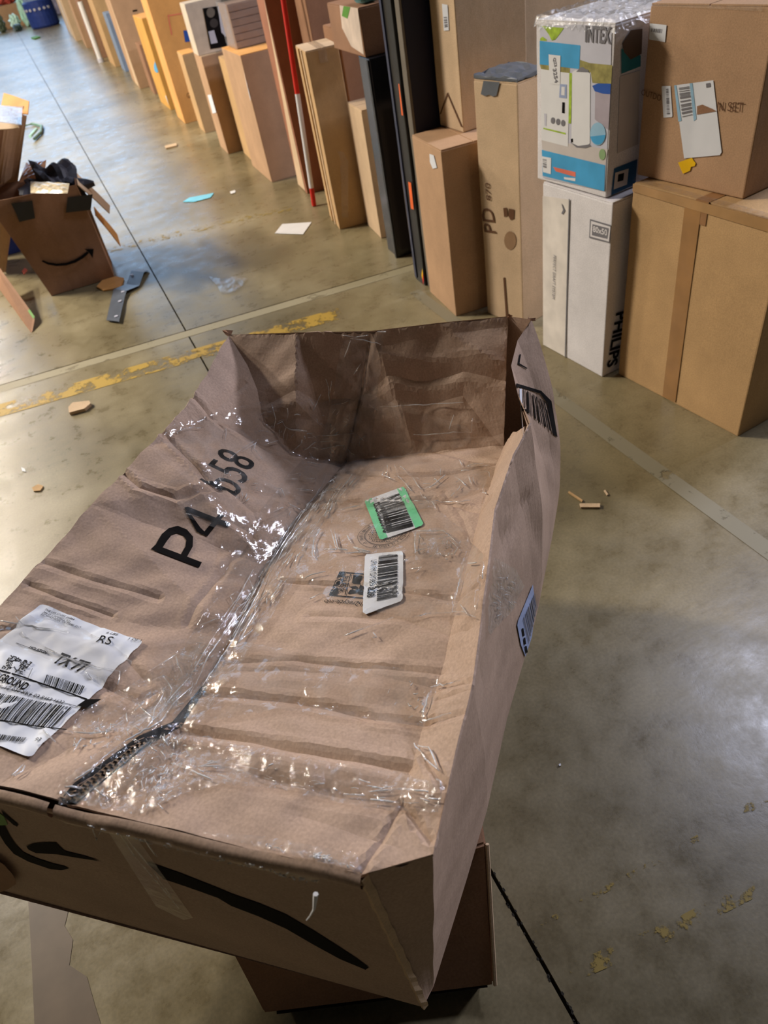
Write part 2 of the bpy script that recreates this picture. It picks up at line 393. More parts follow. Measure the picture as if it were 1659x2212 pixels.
utop = chain([(950, 698, .855), (800, 716, .85), (640, 719, .85), (494, 724, .85)])
left = chain([(405, 875, .842), (320, 962, .85), (200, 1090, .85), (0, 1308, .85)])
boundary = front + router + gap + [fr] + uright + utop + left
seam = chain([(140, 1734, .85), (300, 1605, .825), (385, 1570, .805), (430, 1492, .78), (500, 1375, .748), (575, 1220, .71), (640, 1120, .68), (700, 1050, .63), (740, 1000, .585),
              (757, 930, .645), (775, 850, .715), (790, 775, .79), (800, 716, .85)])
foldL = chain([(405, 875, .842), (450, 900, .80), (560, 962, .685), (640, 985, .628), (740, 1000, .585)])
foldR = chain([(740, 1000, .585), (900, 980, .605), (1088, 962, .64)])
inner = chain([(780, 1890, .85), (870, 1740, .832), (915, 1560, .81), (960, 1430, .795), (1000, 1250, .775), (1040, 1100, .73), (1088, 962, .64)])
tri = chain([(870, 1740, .832), (935, 1845, .85)])
l0 = chain([(494, 724, .85), (535, 790, .795), (556, 842, .755), (568, 905, .71), (560, 962, .685)])
l0b = chain([(556, 842, .755), (640, 870, .735), (700, 925, .665), (740, 1000, .585)])
lfold = chain([(320, 962, .85), (430, 1060, .80), (555, 1120, .73), (575, 1220, .71)])
chains = [seam, foldL, foldR, inner, tri, l0, l0b, lfold]
# coarse facets
pts = []; 
def pid(p):
    for i, q in enumerate(pts):
        if (q - p).to_2d().length < 1e-4: return i
    pts.append(p.copy()); return len(pts) - 1
ed = []
bl = boundary + [boundary[0]]
for c in [bl] + chains:
    ids = [pid(p) for p in c]; ed += list(zip(ids[:-1], ids[1:]))
r = delaunay_2d_cdt([p.to_2d() for p in pts], ed, [], 0, 1e-6)
cz = [pts[r[3][i][0]].z if r[3][i] else None for i in range(len(r[0]))]
for i, z in enumerate(cz):
    if z is None:
        near = min(pts, key=lambda p: (p.to_2d() - r[0][i]).length); cz[i] = near.z
BP = [(p.x, p.y) for p in boundary]
CV = [(v.x, v.y, cz[i]) for i, v in enumerate(r[0])]
CT = [f for f in r[2] if inpoly(sum(CV[i][0] for i in f) / len(f), sum(CV[i][1] for i in f) / len(f), BP)]
COARSE = BVHTree.FromPolygons([Vector(v) for v in CV], CT)
def baseZ(s, t):
    for k in (0, .002, .006, .02, .06):   # a point on the rim is looked up a hair inside it
        h = COARSE.ray_cast(Vector((s + (.6 - s) * k, t + (.3 - t) * k, 2)), Vector((0, 0, -1)))
        if h[0] is not None: return h[0].z
    return .55
def onbase(x, y):
    o, d = tolocal_ray(x, y); h = COARSE.ray_cast(o, d)
    return h[0].copy() if h[0] else loc(x, y, .8)
# creases pressed into the board: pixel polyline, depth, width
CR = [
 ([(385, 1580), (500, 1592), (640, 1622), (760, 1640), (882, 1664)], .006, .006),
 ([(490, 1432), (640, 1425), (780, 1440), (958, 1452)], .004, .005),
 ([(470, 1450), (640, 1446), (800, 1455), (945, 1483)], .003, .008),
 ([(440, 1500), (640, 1515), (800, 1550), (925, 1563)], .005, .005),
 ([(605, 1257), (704, 1262), (800, 1268), (1050, 1292)], .004, .004),
 ([(640, 1105), (700, 1082), (800, 1084), (930, 1076), (1063, 1073)], .006, .005),
 ([(745, 1020), (850, 1030), (980, 1020), (1078, 995)], .007, .006),
 ([(745, 1050), (850, 1056), (1000, 1052), (1062, 1040)], .003, .006),
 ([(960, 1065), (1000, 1120), (1035, 1195)], .002, .004),
 ([(670, 1330), (870, 1335), (1010, 1360)], .003, .006),
 ([(560, 1680), (700, 1712), (860, 1742)], .003, .008),
 ([(330, 1600), (480, 1660), (620, 1690)], .003, .010),
 ([(700, 1190), (860, 1200), (1005, 1215)], .002, .006),
 ([(798, 832), (900, 815), (1000, 796), (1096, 779)], .009, .007),
 ([(790, 878), (900, 872), (1000, 852), (1094, 838)], .004, .006),
 ([(785, 935), (900, 928), (1090, 902)], .004, .006),
 ([(770, 955), (900, 950), (1088, 935)], .003, .006),
 ([(820, 745), (900, 730), (1000, 712), (1096, 702)], .005, .012),
 ([(560, 905), (640, 900), (760, 905)], .005, .008),
 ([(580, 870), (660, 850), (770, 855)], .004, .01),
 ([(335, 940), (380, 965), (425, 1010), (450, 1045), (475, 1062)], .006, .005),
 ([(240, 1030), (300, 1052), (380, 1074), (440, 1058), (482, 1054)], .006, .005),
 ([(500, 1065), (545, 1105), (556, 1130), (540, 1170), (500, 1210), (470, 1250), (430, 1300), (405, 1350)], .0028, .005),
 ([(556, 1130), (590, 1110), (640, 1085)], .005, .005),
 ([(470, 1110), (530, 1145), (552, 1165)], .003, .006),
 ([(430, 910), (470, 880), (530, 825)], .004, .004),
 ([(400, 880), (480, 922), (560, 965), (660, 992), (735, 1003)], .007, .005),
 ([(95, 1215), (200, 1255), (340, 1290)], .003, .005),
 ([(60, 1262), (120, 1290), (240, 1330)], .003, .004),
 ([(120, 1350), (250, 1400), (320, 1480)], .003, .006),
 ([(200, 1470), (300, 1520), (330, 1500)], .004, .006),
 ([(0, 1360), (60, 1355), (90, 1340)], .003, .004),
 ([(920, 1640), (960, 1700)], .004, .004),
 ([(872, 1742), (888, 1760), (905, 1785), (930, 1815)], .004, .003),
 ([(780, 1886), (830, 1810), (868, 1742)], .003, .003),
 ([(960, 1480), (1015, 1475)], .004, .004), ([(945, 1510), (1010, 1490)], .003, .004), ([(935, 1560), (1000, 1540)], .003, .004),
 ([(1035, 1180), (1068, 1120)], .004, .005), ([(1010, 1290), (1048, 1280)], .003, .004), ([(1060, 1075), (1100, 1010)], .004, .004),
 ([(650, 1760), (760, 1800), (860, 1830)], .002, .01),
]
CRL = [([onbase(*p).to_2d() for p in pl], d, wd) for pl, d, wd in CR]
SEAM2 = np.array([(p.x, p.y) for p in seam])
def seg_dist(P, a, b):
    a = np.array(a); b = np.array(b); ab = b - a; t = np.clip(((P - a) @ ab) / (ab @ ab), 0, 1)
    return np.linalg.norm(P - a - t[:, None] * ab, axis=1)
def pl_dist(P, pl):
    return np.min([seg_dist(P, pl[i], pl[i + 1]) for i in range(len(pl) - 1)], axis=0)
def detail(P):
    z = np.zeros(len(P))
    for pl, d, wd in CRL: 
        D = pl_dist(P, pl); z -= d * np.exp(-(D / wd) ** 1.5); z += d * .35 * np.exp(-((D - 2.6 * wd) / wd) ** 2)
    s, t = P[:, 0], P[:, 1]
    z += .0016 * np.sin(s * 41 + 3 * np.sin(t * 9)) * np.sin(t * 17 + s * 5) + .0010 * np.sin(s * 95 + 4 * np.sin(t * 14))
    z += .0015 * np.sin(s * 23 + t * 31) + .0007 * np.sin(t * 88 + 5 * np.sin(s * 17))
    return z
def seam_t(s): return np.interp(s, SEAM2[:, 0], SEAM2[:, 1])
SEAMPL = [tuple(p) for p in SEAM2]
def surfZ(P):
    P = np.asarray(P, float); z = np.array([baseZ(a, b) for a, b in P]) + detail(P)
    D = pl_dist(P, SEAMPL); lf = P[:, 1] > seam_t(P[:, 0])
    # the flap edges dip towards the slit; near the front the left flap rides up on the right one
    z -= .004 * np.exp(-(D / .012) ** 2)
    z += np.where(lf, .010 * np.clip(1 - (P[:, 0] - .02) / .17, 0, 1) * (P[:, 0] < .25) * np.exp(-(D / .12) ** 2), 0)
    return z
# dense mesh
dpts, ded = [], []
def add_chain(c, res, close=False):
    c2 = [p.to_2d() if len(p) == 3 else Vector(p) for p in c]; ids = []
    for i in range(len(c2) - 1):
        k = max(1, int((c2[i + 1] - c2[i]).length / res))
        for j in range(k): dpts.append(c2[i].lerp(c2[i + 1], j / k)); ids.append(len(dpts) - 1)
    if not close: dpts.append(c2[-1]); ids.append(len(dpts) - 1)
    ded.extend(zip(ids[:-1], ids[1:]))
    if close: ded.append((ids[-1], ids[0]))
add_chain(bl, .008, True)
for c in chains: add_chain(c, .008)
for pl, d, wd in CRL: add_chain(pl, .007)
rj = random.Random(9); g = .0075; x = -.02; row = 0
while x < 1.3:
    y = -.12 + (g / 2 if row % 2 else 0)
    while y < .75:
        q = (x + rj.uniform(-.15, .15) * g, y + rj.uniform(-.15, .15) * g)
        if inpoly(q[0], q[1], BP): dpts.append(Vector(q))
        y += g
    x += g * .87; row += 1
r = delaunay_2d_cdt(dpts, ded, [], 0, 1e-5)
DV = np.array([(v.x, v.y) for v in r[0]]); DZ = surfZ(DV)
DT = [f for f in r[2] if inpoly(*DV[list(f)].mean(axis=0), BP)]
TOPB = BVHTree.FromPolygons([Vector((DV[i][0], DV[i][1], DZ[i])) for i in range(len(DV))], DT)
cen = np.array([DV[list(f)].mean(axis=0) for f in DT]); isl = cen[:, 1] > seam_t(cen[:, 0])
def submesh(name, sel, mat):
    idx = {}; V = []; Fc = []
    for k, f in enumerate(DT):
        if not sel[k]: continue
        g_ = []
        for i in f:
            if i not in idx: idx[i] = len(V); V.append((DV[i][0], DV[i][1], DZ[i]))
            g_.append(idx[i])
        Fc.append(g_)
    o = obj(name, V, Fc, mat, big)
    md = o.modifiers.new('board', 'SOLIDIFY'); md.thickness = .0035; md.offset = -1
    return o
submesh('top_flap', isl, CARDF); submesh('top_flap', ~isl, CARDF)

# right side wall
wtop = [front[-1]] + router + chain([(1118, 850, .835), (1104, 790, .845), (1118, 735, .855), (1148, 690, .865)])
wbot = chain([(915, 2175, .3), (937, 2131, .3), (1008, 1900, .3), (1052, 1750, .3), (1096, 1550, .3), (1128, 1440, .3), (1150, 1365, .3), (1162, 1317, .3), (1180, 1225, .3), (1192, 1165, .3), (1198, 1130, .3), (1203, 1100, .3)])
NR = 28
def wall_grid(top, bot, bulge, cols=6, seed=0, edge=None):
    """denser grid between two polylines; returns verts, quads"""
    T2, B2 = [], []
    for i in range(len(top) - 1):
        for j in range(cols): T2.append(top[i].lerp(top[i + 1], j / cols)); B2.append(bot[i].lerp(bot[i + 1], j / cols))
    T2.append(top[-1]); B2.append(bot[-1]); n = len(T2); V = []
    for k in range(NR + 1):
        v = k / NR
        for i in range(n):
            p = B2[i].lerp(T2[i], v) + bulge(i / (n - 1), v)
            V.append(p)
    Fc = [(k * n + i, k * n + i + 1, (k + 1) * n + i + 1, (k + 1) * n + i) for k in range(NR) for i in range(n - 1)]
    return V, Fc
WCR = [([(.52, 1.0), (.60, .5), (.64, .3)], .006, .02), ([(.58, 1), (.66, .75), (.70, .62)], .005, .015), ([(.35, 1), (.44, .55), (.62, .0)], .004, .012),
       ([(.30, .85), (.42, .5), (.40, .1)], .003, .02), ([(.46, 1), (.52, .82), (.58, .74)], .008, .010), ([(.42, 1), (.47, .84), (.52, .76)], .008, .010), ([(.38, 1), (.43, .86), (.48, .80)], .007, .010),
       ([(.72, .98), (.80, .6), (.9, .45)], .006, .02), ([(.86, .9), (.9, .7), (.97, .6)], .008, .02), ([(.2, 1), (.1, .4), (.05, 0)], .003, .02), ([(.30, .98), (.31, .7), (.36, .62)], .005, .01)]
def wbulge(a, v):
    o = -.030 * 4 * v * (1 - v) * (a ** 1.2)
    P = np.array([[a, v]]); d = 0
    for pl, dd, wd in WCR:
        D = pl_dist(P, pl)[0]; d += dd * .55 * math.exp(-(D / (wd * 1.8)) ** 1.6)
    n = .0015 * math.sin(a * 37 + v * 9) * math.sin(v * 13 + a * 11) * (4 * v * (1 - v))
    return Vector((0, o + (d + n) * min(1, (1 - v) * 8 + .0), 0))
V, Fc = wall_grid(wtop, wbot, wbulge)
ow = obj('side_wall', V, Fc, CARDF, big); 
WALLB = BVHTree.FromPolygons([Vector(v) for v in V], Fc)
# front wall: flat
ftop = [Vector((-.001, f.y, f.z - .003)) for f in reversed(front)]
fb0 = wbot[0]; fb1 = loc(0, 1915, .3)
fbot = [Vector((.006, fb0.y + (f.y / .69) * (.80 + .06), 0.0)) for f in ftop]
V, Fc = wall_grid(ftop, fbot, lambda a, v: Vector((0, 0, 0)), 5)
of = obj('end_wall', V, Fc, CARDF, big); 
FRONTB = BVHTree.FromPolygons([Vector(v) for v in V], Fc)
# left wall, far wall, bottom
lt = [Vector((p.x, p.y, p.z - .004)) for p in [front[0]] + left[::-1] + [utop[-1]]]
lb = [Vector((p.x * 1.02, .86 - .04 * i, 0)) for i, p in enumerate(lt)]
V, Fc = wall_grid(lt, lb, lambda a, v: Vector((0, .02 * 4 * v * (1 - v), 0)), 4); obj('side_wall', V, Fc, CARDF, big)
ft = [uright[-1]] + utop; ft = [Vector((p.x + .002, p.y, p.z)) for p in ft]; ft = [wtop[-1]] + ft
fbm = [Vector((1.19, -.10 + .80 * i / (len(ft) - 1), 0)) for i in range(len(ft))]; fbm[0] = wbot[-1].copy()
V, Fc = wall_grid(ft, fbm, lambda a, v: Vector((.015 * 4 * v * (1 - v), 0, 0)), 4); obj('end_wall', V, Fc, CARDF, big)
bb = wbot + [Vector((1.19, .70, 0)), Vector((.0, .86, 0))]
obj('bottom_panel', [(p.x, p.y, .002) for p in bb], [tuple(range(len(bb)))], CARDF, big)
# torn dark flap hanging under the front wall
tb = []
rf = random.Random(4)
for i in range(26):
    t_ = .30 + i * .022; tb.append((t_, -.004 - rf.random() * .006 - (.012 if 4 < i < 12 else .004)))
V = [(.012, t_, .03) for t_, _ in tb] + [(.016, t_, z_) for t_, z_ in tb]; n = len(tb)
obj('bottom_flap', V, [(i, i + 1, n + i + 1, n + i) for i in range(n - 1)], FLUTE, big)

def hit(x, y, bvhs, c=None):
    best = None
    for k in range(40 if c else 1):      # a point just past the rim is drawn back towards the middle of its piece
        u = k * .025; o, d = tolocal_ray(x + ((c[0] - x) * u if c else 0), y + ((c[1] - y) * u if c else 0))
        for b in bvhs:
            h = b.ray_cast(o, d)
            if h[0] is not None and (best is None or h[3] < best[3]): best = h
        if best is not None: break
    if best is None:
        best = min((b.find_nearest(o + d * 1.2) for b in bvhs), key=lambda h: h[3])
    n = best[1]; n = n if n.dot(d) < 0 else -n
    return best[0].copy(), n.copy()
def decal_px(name, polys, mat, surf, off=.0012, res=14, parent=None, noise=0, holes=None):
    """thin printed or stuck-on piece following the board; outline given on the carton's face"""
    V, Fc = [], []
    for P in polys:
        v2, t2 = fillpoly(P, res)
        k = len(V); c_m = (sum(q[0] for q in P) / len(P), sum(q[1] for q in P) / len(P))
        for (x, y) in v2:
            p, n = hit(x, y, surf, c_m); q = p + n * off
            if noise:
                e = noise * (.5 + .5 * math.sin(x * .31 + 3 * math.sin(y * .13)) * math.sin(y * .27 + 2 * math.sin(x * .11)))
                q += n * e
            V.append(q)
        Fc += [tuple(k + i for i in t) for t in t2]
    o = obj(name, V, Fc, mat, parent or big, smooth=bool(noise)); return o
def decal_text(s, p0, p1, mat, surf='top', bold=0.0, ys=1.0, off=.0018, name='lettering', parent=None, shear=0):
    """word laid on the sagging top from p0 to p1 (baseline), following the board"""
    a = onbase(*p0).to_2d(); b = onbase(*p1).to_2d(); d = b - a; n = Vector((-d.y, d.x)) * ys
    V2, T, h = text2d(s, bold); Lw = d.length
    V2, T = subdiv2d([(x * Lw, y * Lw) for x, y in V2], T, .012)
    P = [a + d * (x / Lw) + n * (y / Lw) for x, y in V2]
    z = surfZ(np.array([(p.x, p.y) for p in P])) + off
    return [(p.x, p.y, z[i]) for i, p in enumerate(P)], T
def merge(name, parts, mat, parent=None):
    V, Fc = [], []
    for v, f in parts:
        k = len(V); V += list(v); Fc += [tuple(i + k for i in t) for t in f]
    return obj(name, V, Fc, mat, parent or big)
def bars(q, n, seed, fill=.55, sub=5):
    """bar code: q = four corner pixels, bars run q0->q1, sequence q0->q3"""
    r_ = random.Random(seed); ws = [r_.choice((1, 1, 2, 3)) for _ in range(2 * n)]; tot = sum(ws); pos = 0; out = []
    for i, w_ in enumerate(ws):
        if i % 2 == 0:
            a, b = pos / tot, (pos + w_) / tot; P = []
            lp = lambda u, v: tuple((q[0][k] * (1 - u) + q[1][k] * u) * (1 - v) + (q[3][k] * (1 - u) + q[2][k] * u) * v for k in (0, 1))
            out.append([[lp(j / sub, a) for j in range(sub + 1)], [lp(j / sub, b) for j in range(sub + 1)]])
        pos += w_
    return out
def decal_bars(q, n, seed, mat, surf, off=.0020, parent=None, name='bar_code', sub=5):
    V, Fc = [], []
    for A, B in bars(q, n, seed, sub=sub):
        k = len(V); m = len(A)
        for x, y in A + B:
            p, nn = hit(x, y, surf); V.append(p + nn * off)
        Fc += [(k + j, k + j + 1, k + m + j + 1, k + m + j) for j in range(m - 1)]
    return obj(name, V, Fc, mat, parent or big)
TP = [TOPB]
# corrugated edge of the left flap showing in the slit: pale liner with flute shade painted as dark quads
decal_px('slit_shade', [[(128, 1742), (138, 1718), (160, 1692), (300, 1590), (372, 1560), (440, 1478), (449, 1484), (392, 1570), (318, 1612), (172, 1732), (152, 1750)]], INK, TP, .0006, 9)  # dark strip laid on top paints the shade inside the slit
V, Fc, V2f, F2f = [], [], [], []; n = 34
for i in range(n + 1):
    u = i / n; x = 312 * u + 150 * (1 - u); y = 1604 * u + 1728 * (1 - u); p = onbase(x, y)
    zz = surfZ(np.array([(p.x, p.y - .002)]))[0]; tp = 1 - .55 * u ** 2
    V += [(p.x, p.y + .005 * tp, zz + .0085), (p.x, p.y - .009 * tp, zz + .0035)]
for i in range(n): Fc.append((2 * i, 2 * i + 1, 2 * i + 3, 2 * i + 2))
obj('corrugated_edge', V, Fc, plain('flute_liner', srgb(176, 148, 118), .9, var=.25, scale=90), big)
for i in range(n):
    a_, b_, c_9, d_9 = (Vector(V[2 * i]), Vector(V[2 * i + 1]), Vector(V[2 * i + 3]), Vector(V[2 * i + 2])); k = len(V2f)
    t0, t1 = (.12, .55) if i % 2 else (.50, .92); up_ = Vector((0, -.0004, .0008))
    V2f += [a_.lerp(b_, t0) + up_, a_.lerp(b_, t1) + up_, d_9.lerp(c_9, t1 - .12) + up_, d_9.lerp(c_9, t0 - .06) + up_]; F2f.append((k, k + 1, k + 2, k + 3))
o = obj('flute_shade', V2f, F2f, INK, big); o['kind'] = 'stuff'
decal_px('slit_shade', [[(745, 1000), (779, 850), (796, 735), (800, 735), (783, 850), (749, 1000)], [(440, 1478), (505, 1368), (578, 1222), (642, 1122), (700, 1053), (742, 1003), (746, 1005), (704, 1057), (646, 1126), (582, 1226), (509, 1372), (445, 1482)]], FLUTE, TP, .0008, 9)  # brown strips carry the painted seam shade further along

# prints on the top
kk = lambda P: [(300 + x / 3.318, 900 + y / 3.318) for x, y in P]
decal_px('printed_text', [kk([(85, 955), (118, 922), (450, 1048), (430, 1086)]),
    kk([(118, 926), (140, 885), (165, 845), (215, 802), (280, 786), (345, 812), (388, 865), (385, 935), (345, 1008), (300, 992), (333, 935), (340, 890), (315, 855), (275, 838), (235, 852), (200, 895), (168, 944)])], INK, TP, .0016, 9)
decal_px('printed_text', [kk([(325, 655), (350, 648), (655, 768), (640, 797), (352, 688)]), kk([(328, 668), (372, 700), (440, 798), (490, 848), (455, 850), (415, 828)]), kk([(418, 828), (455, 845), (575, 700), (610, 712), (490, 863)])], INK, TP, .0018, 9)
merge('printed_text', [decal_text('b58', (514, 1072), (556, 1000), INK, ys=.95)], INK)
# recycling print
decal_px('recycling_print', [[(734, 1236), (747, 1236), (727, 1289), (711, 1287)], [(748, 1237), (786, 1240), (786, 1242), (747, 1239)], [(727, 1287), (786, 1292), (786, 1294), (727, 1289)],
     [(764, 1243), (784, 1245), (778, 1262), (761, 1260)], [(758, 1268), (770, 1266), (776, 1274), (770, 1282), (752, 1284)], [(779, 1264), (788, 1268), (786, 1286), (772, 1284)], [(757, 1241), (759, 1241), (747, 1286), (745, 1286)]], INK, TP, .0015, 10)
merge('printed_text', [decal_text('BOX', (726, 1250), (719, 1276), INK, ys=1.1, off=.0028)], CARDF)
merge('printed_text', [decal_text('PAPER', (740, 1246), (729, 1282), INK, ys=1.0)], INK); merge('printed_text', [decal_text('h2recycle.info', (786, 1298), (704, 1291), INK, ys=1.1)], INK)
# round stamp
def ring(c, rx, r0, r1, n=60):
    a = onbase(*c).to_2d(); P = []
    for i in range(n + 1):
        t = 2 * math.pi * i / n
        for rr_ in (r0, r1): P.append((a.x + rr_ * math.cos(t), a.y + rr_ * math.sin(t)))
    z = surfZ(np.array(P)) + .0013
    return [(p[0], p[1], z[i]) for i, p in enumerate(P)], [(2 * i, 2 * i + 1, 2 * i + 3, 2 * i + 2) for i in range(n)]
parts = [ring((830, 1152), 0, r_ - .0007, r_) for r_ in (.050, .038, .0365)]
a = onbase(830, 1152).to_2d(); P = []; Fq = []; rs = random.Random(2)
for i in range(70):
    t = 2 * math.pi * i / 70
    if rs.random() < .75:
        k = len(P); dt = .018 + .02 * rs.random(); r0, r1 = .0405, .0405 + rs.choice((.004, .006, .006))
        P += [(a.x + r0 * math.cos(t), a.y + r0 * math.sin(t)), (a.x + r0 * math.cos(t + dt), a.y + r0 * math.sin(t + dt)), (a.x + r1 * math.cos(t + dt), a.y + r1 * math.sin(t + dt)), (a.x + r1 * math.cos(t), a.y + r1 * math.sin(t))]; Fq.append((k, k + 1, k + 2, k + 3))
for j in range(-4, 5):
    hw = math.sqrt(max(0, .033 ** 2 - (j * .0068) ** 2)); q = -hw
    while q < hw - .003:
        wd = rs.uniform(.0015, .004); k = len(P)
        P += [(a.x + j * .0068, a.y + q), (a.x + j * .0068 + .0035, a.y + q), (a.x + j * .0068 + .0035, a.y + q + wd * .5), (a.x + j * .0068, a.y + q + wd * .5)]; Fq.append((k, k + 1, k + 2, k + 3)); q += wd + .0012
z = surfZ(np.array(P)) + .0013; parts.append(([(p[0], p[1], z[i]) for i, p in enumerate(P)], Fq))
merge('round_stamp', parts, INK)
# return label with mint borders
gl_ = decal_px('return_label', [[(790, 1083), (866, 1055), (872, 1054), (876, 1058), (915, 1133), (912, 1138), (826, 1168), (820, 1166), (789, 1088)]], PAPER, TP, .0024, 8); gl_['label'] = 'white return label with mint green borders and bar code'
decal_px('label_border', [[(790, 1083), (804, 1078), (838, 1163), (826, 1168), (820, 1166), (789, 1088)], [(858, 1058), (872, 1054), (876, 1058), (915, 1133), (912, 1138), (898, 1143)]], MINT, TP, .0030, 8, gl_)
decal_bars([(818, 1083), (865, 1068), (894, 1140), (838, 1154)], 24, 3, INK, TP, .0034, gl_)
merge('lettering', [decal_text('tsSCRU255098', (806, 1092), (828, 1155), INK, bold=.02, ys=1.3, off=.0042)], INK, gl_)
lp_ = decal_px('return_label', [[(793, 1200), (868, 1193), (872, 1197), (871, 1296), (866, 1302), (792, 1329), (785, 1325), (789, 1206)]], PAPER, TP, .0035, 8); lp_['label'] = 'white bar code label curling at its lower corner'
decal_bars([(819, 1206), (860, 1201), (859, 1293), (815, 1303)], 30, 8, INK, TP, .0045, lp_)
merge('lettering', [decal_text('LPN PM DY385', (802, 1214), (799, 1268), INK, ys=1.3, off=.0052)], INK, lp_); merge('lettering', [decal_text('3228', (797, 1270), (793, 1296), INK, bold=.03, ys=1.1, off=.0052)], INK, lp_)
# shipping label
TL = onbase(92, 1307).to_2d(); TR = onbase(314, 1391).to_2d(); BR = onbase(72, 1644).to_2d(); BLp = TL + BR - TR
nrm = (TR - TL).normalized(); dn = (BR - TR).normalized(); c_ = .006
def stpoly(P): return [tuple(p) for p in P]
def decal_st(name, P, mat, off, parent=None, res=.012, noise=0):
    v2, t2 = fillpoly(P, res); A = np.array(v2); z = surfZ(A) + off
    if noise: z += noise * (.5 + .5 * np.sin(A[:, 0] * 90 + 4 * np.sin(A[:, 1] * 60)) * np.sin(A[:, 1] * 75 + 3 * np.sin(A[:, 0] * 50)))
    return obj(name, [(A[i][0], A[i][1], z[i]) for i in range(len(A))], t2, mat, parent or big, smooth=True)
P = []
for A_, d1, d2 in ((TL, dn, nrm), (TR, -nrm, dn), (BR, -dn, -nrm), (BLp, nrm, -dn)):
    for i in range(4):
        t = i / 3 * math.pi / 2; P.append(tuple(A_ + d1 * c_ * (1 - math.sin(t)) + d2 * c_ * (1 - math.cos(t))))
sl_ = decal_st('shipping_label', P, PAPER, .0022, noise=.0035, res=.008); sl_['label'] = 'large white courier shipping label, creased, UPS GROUND'
def stq(px): return tuple(onbase(*px).to_2d())
LZ = .0052
def lab_poly(pxs): return decal_st('label_print', [stq(p) for p in pxs], INK, LZ, sl_)
def lab_line(a, b, wd):
    A, B = Vector(stq(a)), Vector(stq(b)); d = (B - A).normalized(); n_ = Vector((-d.y, d.x)) * wd / 2
    return decal_st('label_rule', [tuple(A + n_), tuple(A - n_), tuple(B - n_), tuple(B + n_)], INK, LZ, sl_)
lab_line((-20, 1447), (190, 1513), .0022); lab_line((-20, 1484), (172, 1531), .0008); lab_line((-20, 1559), (150, 1583), .0016); lab_line((37, 1391), (110, 1418), .0008); lab_line((76, 1450), (66, 1472), .0006)
lab_poly([(189, 1513), (223, 1514), (192, 1533), (170, 1529)])
tx = [('THE UPS STORE #6804', (99, 1323), (161, 1344)), ('204 W CAMPBELL RD', (95, 1328), (152, 1348)), ('RICHARDSON  TX 75080-3517', (91, 1333), (174, 1359)), ('6 LBS', (232, 1373), (256, 1379)), ('RS', (210, 1391), (240, 1397)), ('1 OF 1', (281, 1388), (308, 1393)),
      ('HOUSTON', (64, 1402), (102, 1417)), ('TX 77', (116, 1437), (180, 1460)), ('UPS GROUND', (-26, 1467), (57, 1497)), ('TRACKING #: 1Z 030 XK6 03 8453 1632', (-55, 1482), (140, 1528)), ('93', (80, 1608), (93, 1610))]
for s_, a_, b_ in tx: merge('lettering', [decal_text(s_, a_, b_, INK, bold=(.03 if s_ in ('TX 77', 'UPS GROUND', 'HOUSTON') else 0), off=LZ + .0005, ys=(1.5 if s_ in ('UPS GROUND', 'TX 77') else 1))], INK, sl_)
def st_bars(q, n, seed):
    V, Fc = [], []; PP = []
    for A, B in bars(q, n, seed):
        k = len(PP); m = len(A); PP += [stq(p) for p in A + B]; Fc += [(k + j, k + j + 1, k + m + j + 1, k + m + j) for j in range(m - 1)]
    z = surfZ(np.array(PP)) + LZ; return [(p[0], p[1], z[i]) for i, p in enumerate(PP)], Fc
bars_l = [st_bars([(107, 1464), (98, 1483), (176, 1504), (187, 1486)], 26, 5), st_bars([(-5, 1500), (-45, 1552), (120, 1578), (162, 1534)], 44, 6), st_bars([(-6, 1588), (-12, 1600), (57, 1608), (64, 1598)], 26, 7)]
rs = random.Random(12); PP, Fc = [], []
for i in range(17):
    for j in range(15):
        if rs.random() < .5 and (abs(i - 8) > 2 or abs(j - 7) > 2):
            k = len(PP); u, v = i / 17, j / 15
            f = lambda u, v: stq((28 + 47 * u - 20 * v, 1420 + 16 * u + 29 * v)); PP += [f(u, v), f(u + .055, v), f(u + .055, v + .06), f(u, v + .06)]; Fc.append((k, k + 1, k + 2, k + 3))
z = surfZ(np.array(PP)) + LZ; bars_l.append(([(p[0], p[1], z[i]) for i, p in enumerate(PP)], Fc))
for q_ in bars_l: merge('bar_code', [q_], INK, sl_)
# prints on the front wall
FB = [FRONTB]
decal_px('printed_arc', [[(314, 1858), (388, 1884), (472, 1917), (500, 1929), (560, 1950), (618, 1974), (680, 2010), (735, 2045), (770, 2068), (797, 2088), (790, 2093), (735, 2070), (680, 2040), (618, 2004), (560, 1978), (500, 1955), (472, 1938), (405, 1914), (354, 1897)],
    [(-30, 1740), (0, 1780), (12, 1783), (23, 1805), (36, 1824), (52, 1840), (78, 1852), (118, 1865), (141, 1870), (150, 1875), (133, 1878), (110, 1876), (63, 1860), (31, 1843), (12, 1821), (0, 1801), (-30, 1770)],
    [(58, 1827), (71, 1821), (86, 1819), (122, 1818), (130, 1827), (141, 1837), (185, 1848), (219, 1859), (172, 1852), (125, 1844), (78, 1841), (63, 1834)],
    [(3, 1747), (23, 1765), (41, 1780), (38, 1784), (30, 1780), (10, 1762)]], INK, FB, .0012, 30)
decal_px('green_print', [[(-20, 1745), (0, 1755), (10, 1762), (18, 1780), (0, 1782), (-20, 1778)]], GREENP, FB, .0012, 12)
lf_ = decal_px('torn_flap', [[(-20, 1838), (0, 1843), (18, 1855), (35, 1875), (43, 1890), (42, 1897), (25, 1908), (8, 1915), (-20, 1910)]], CARD3, FB, .010, 10)
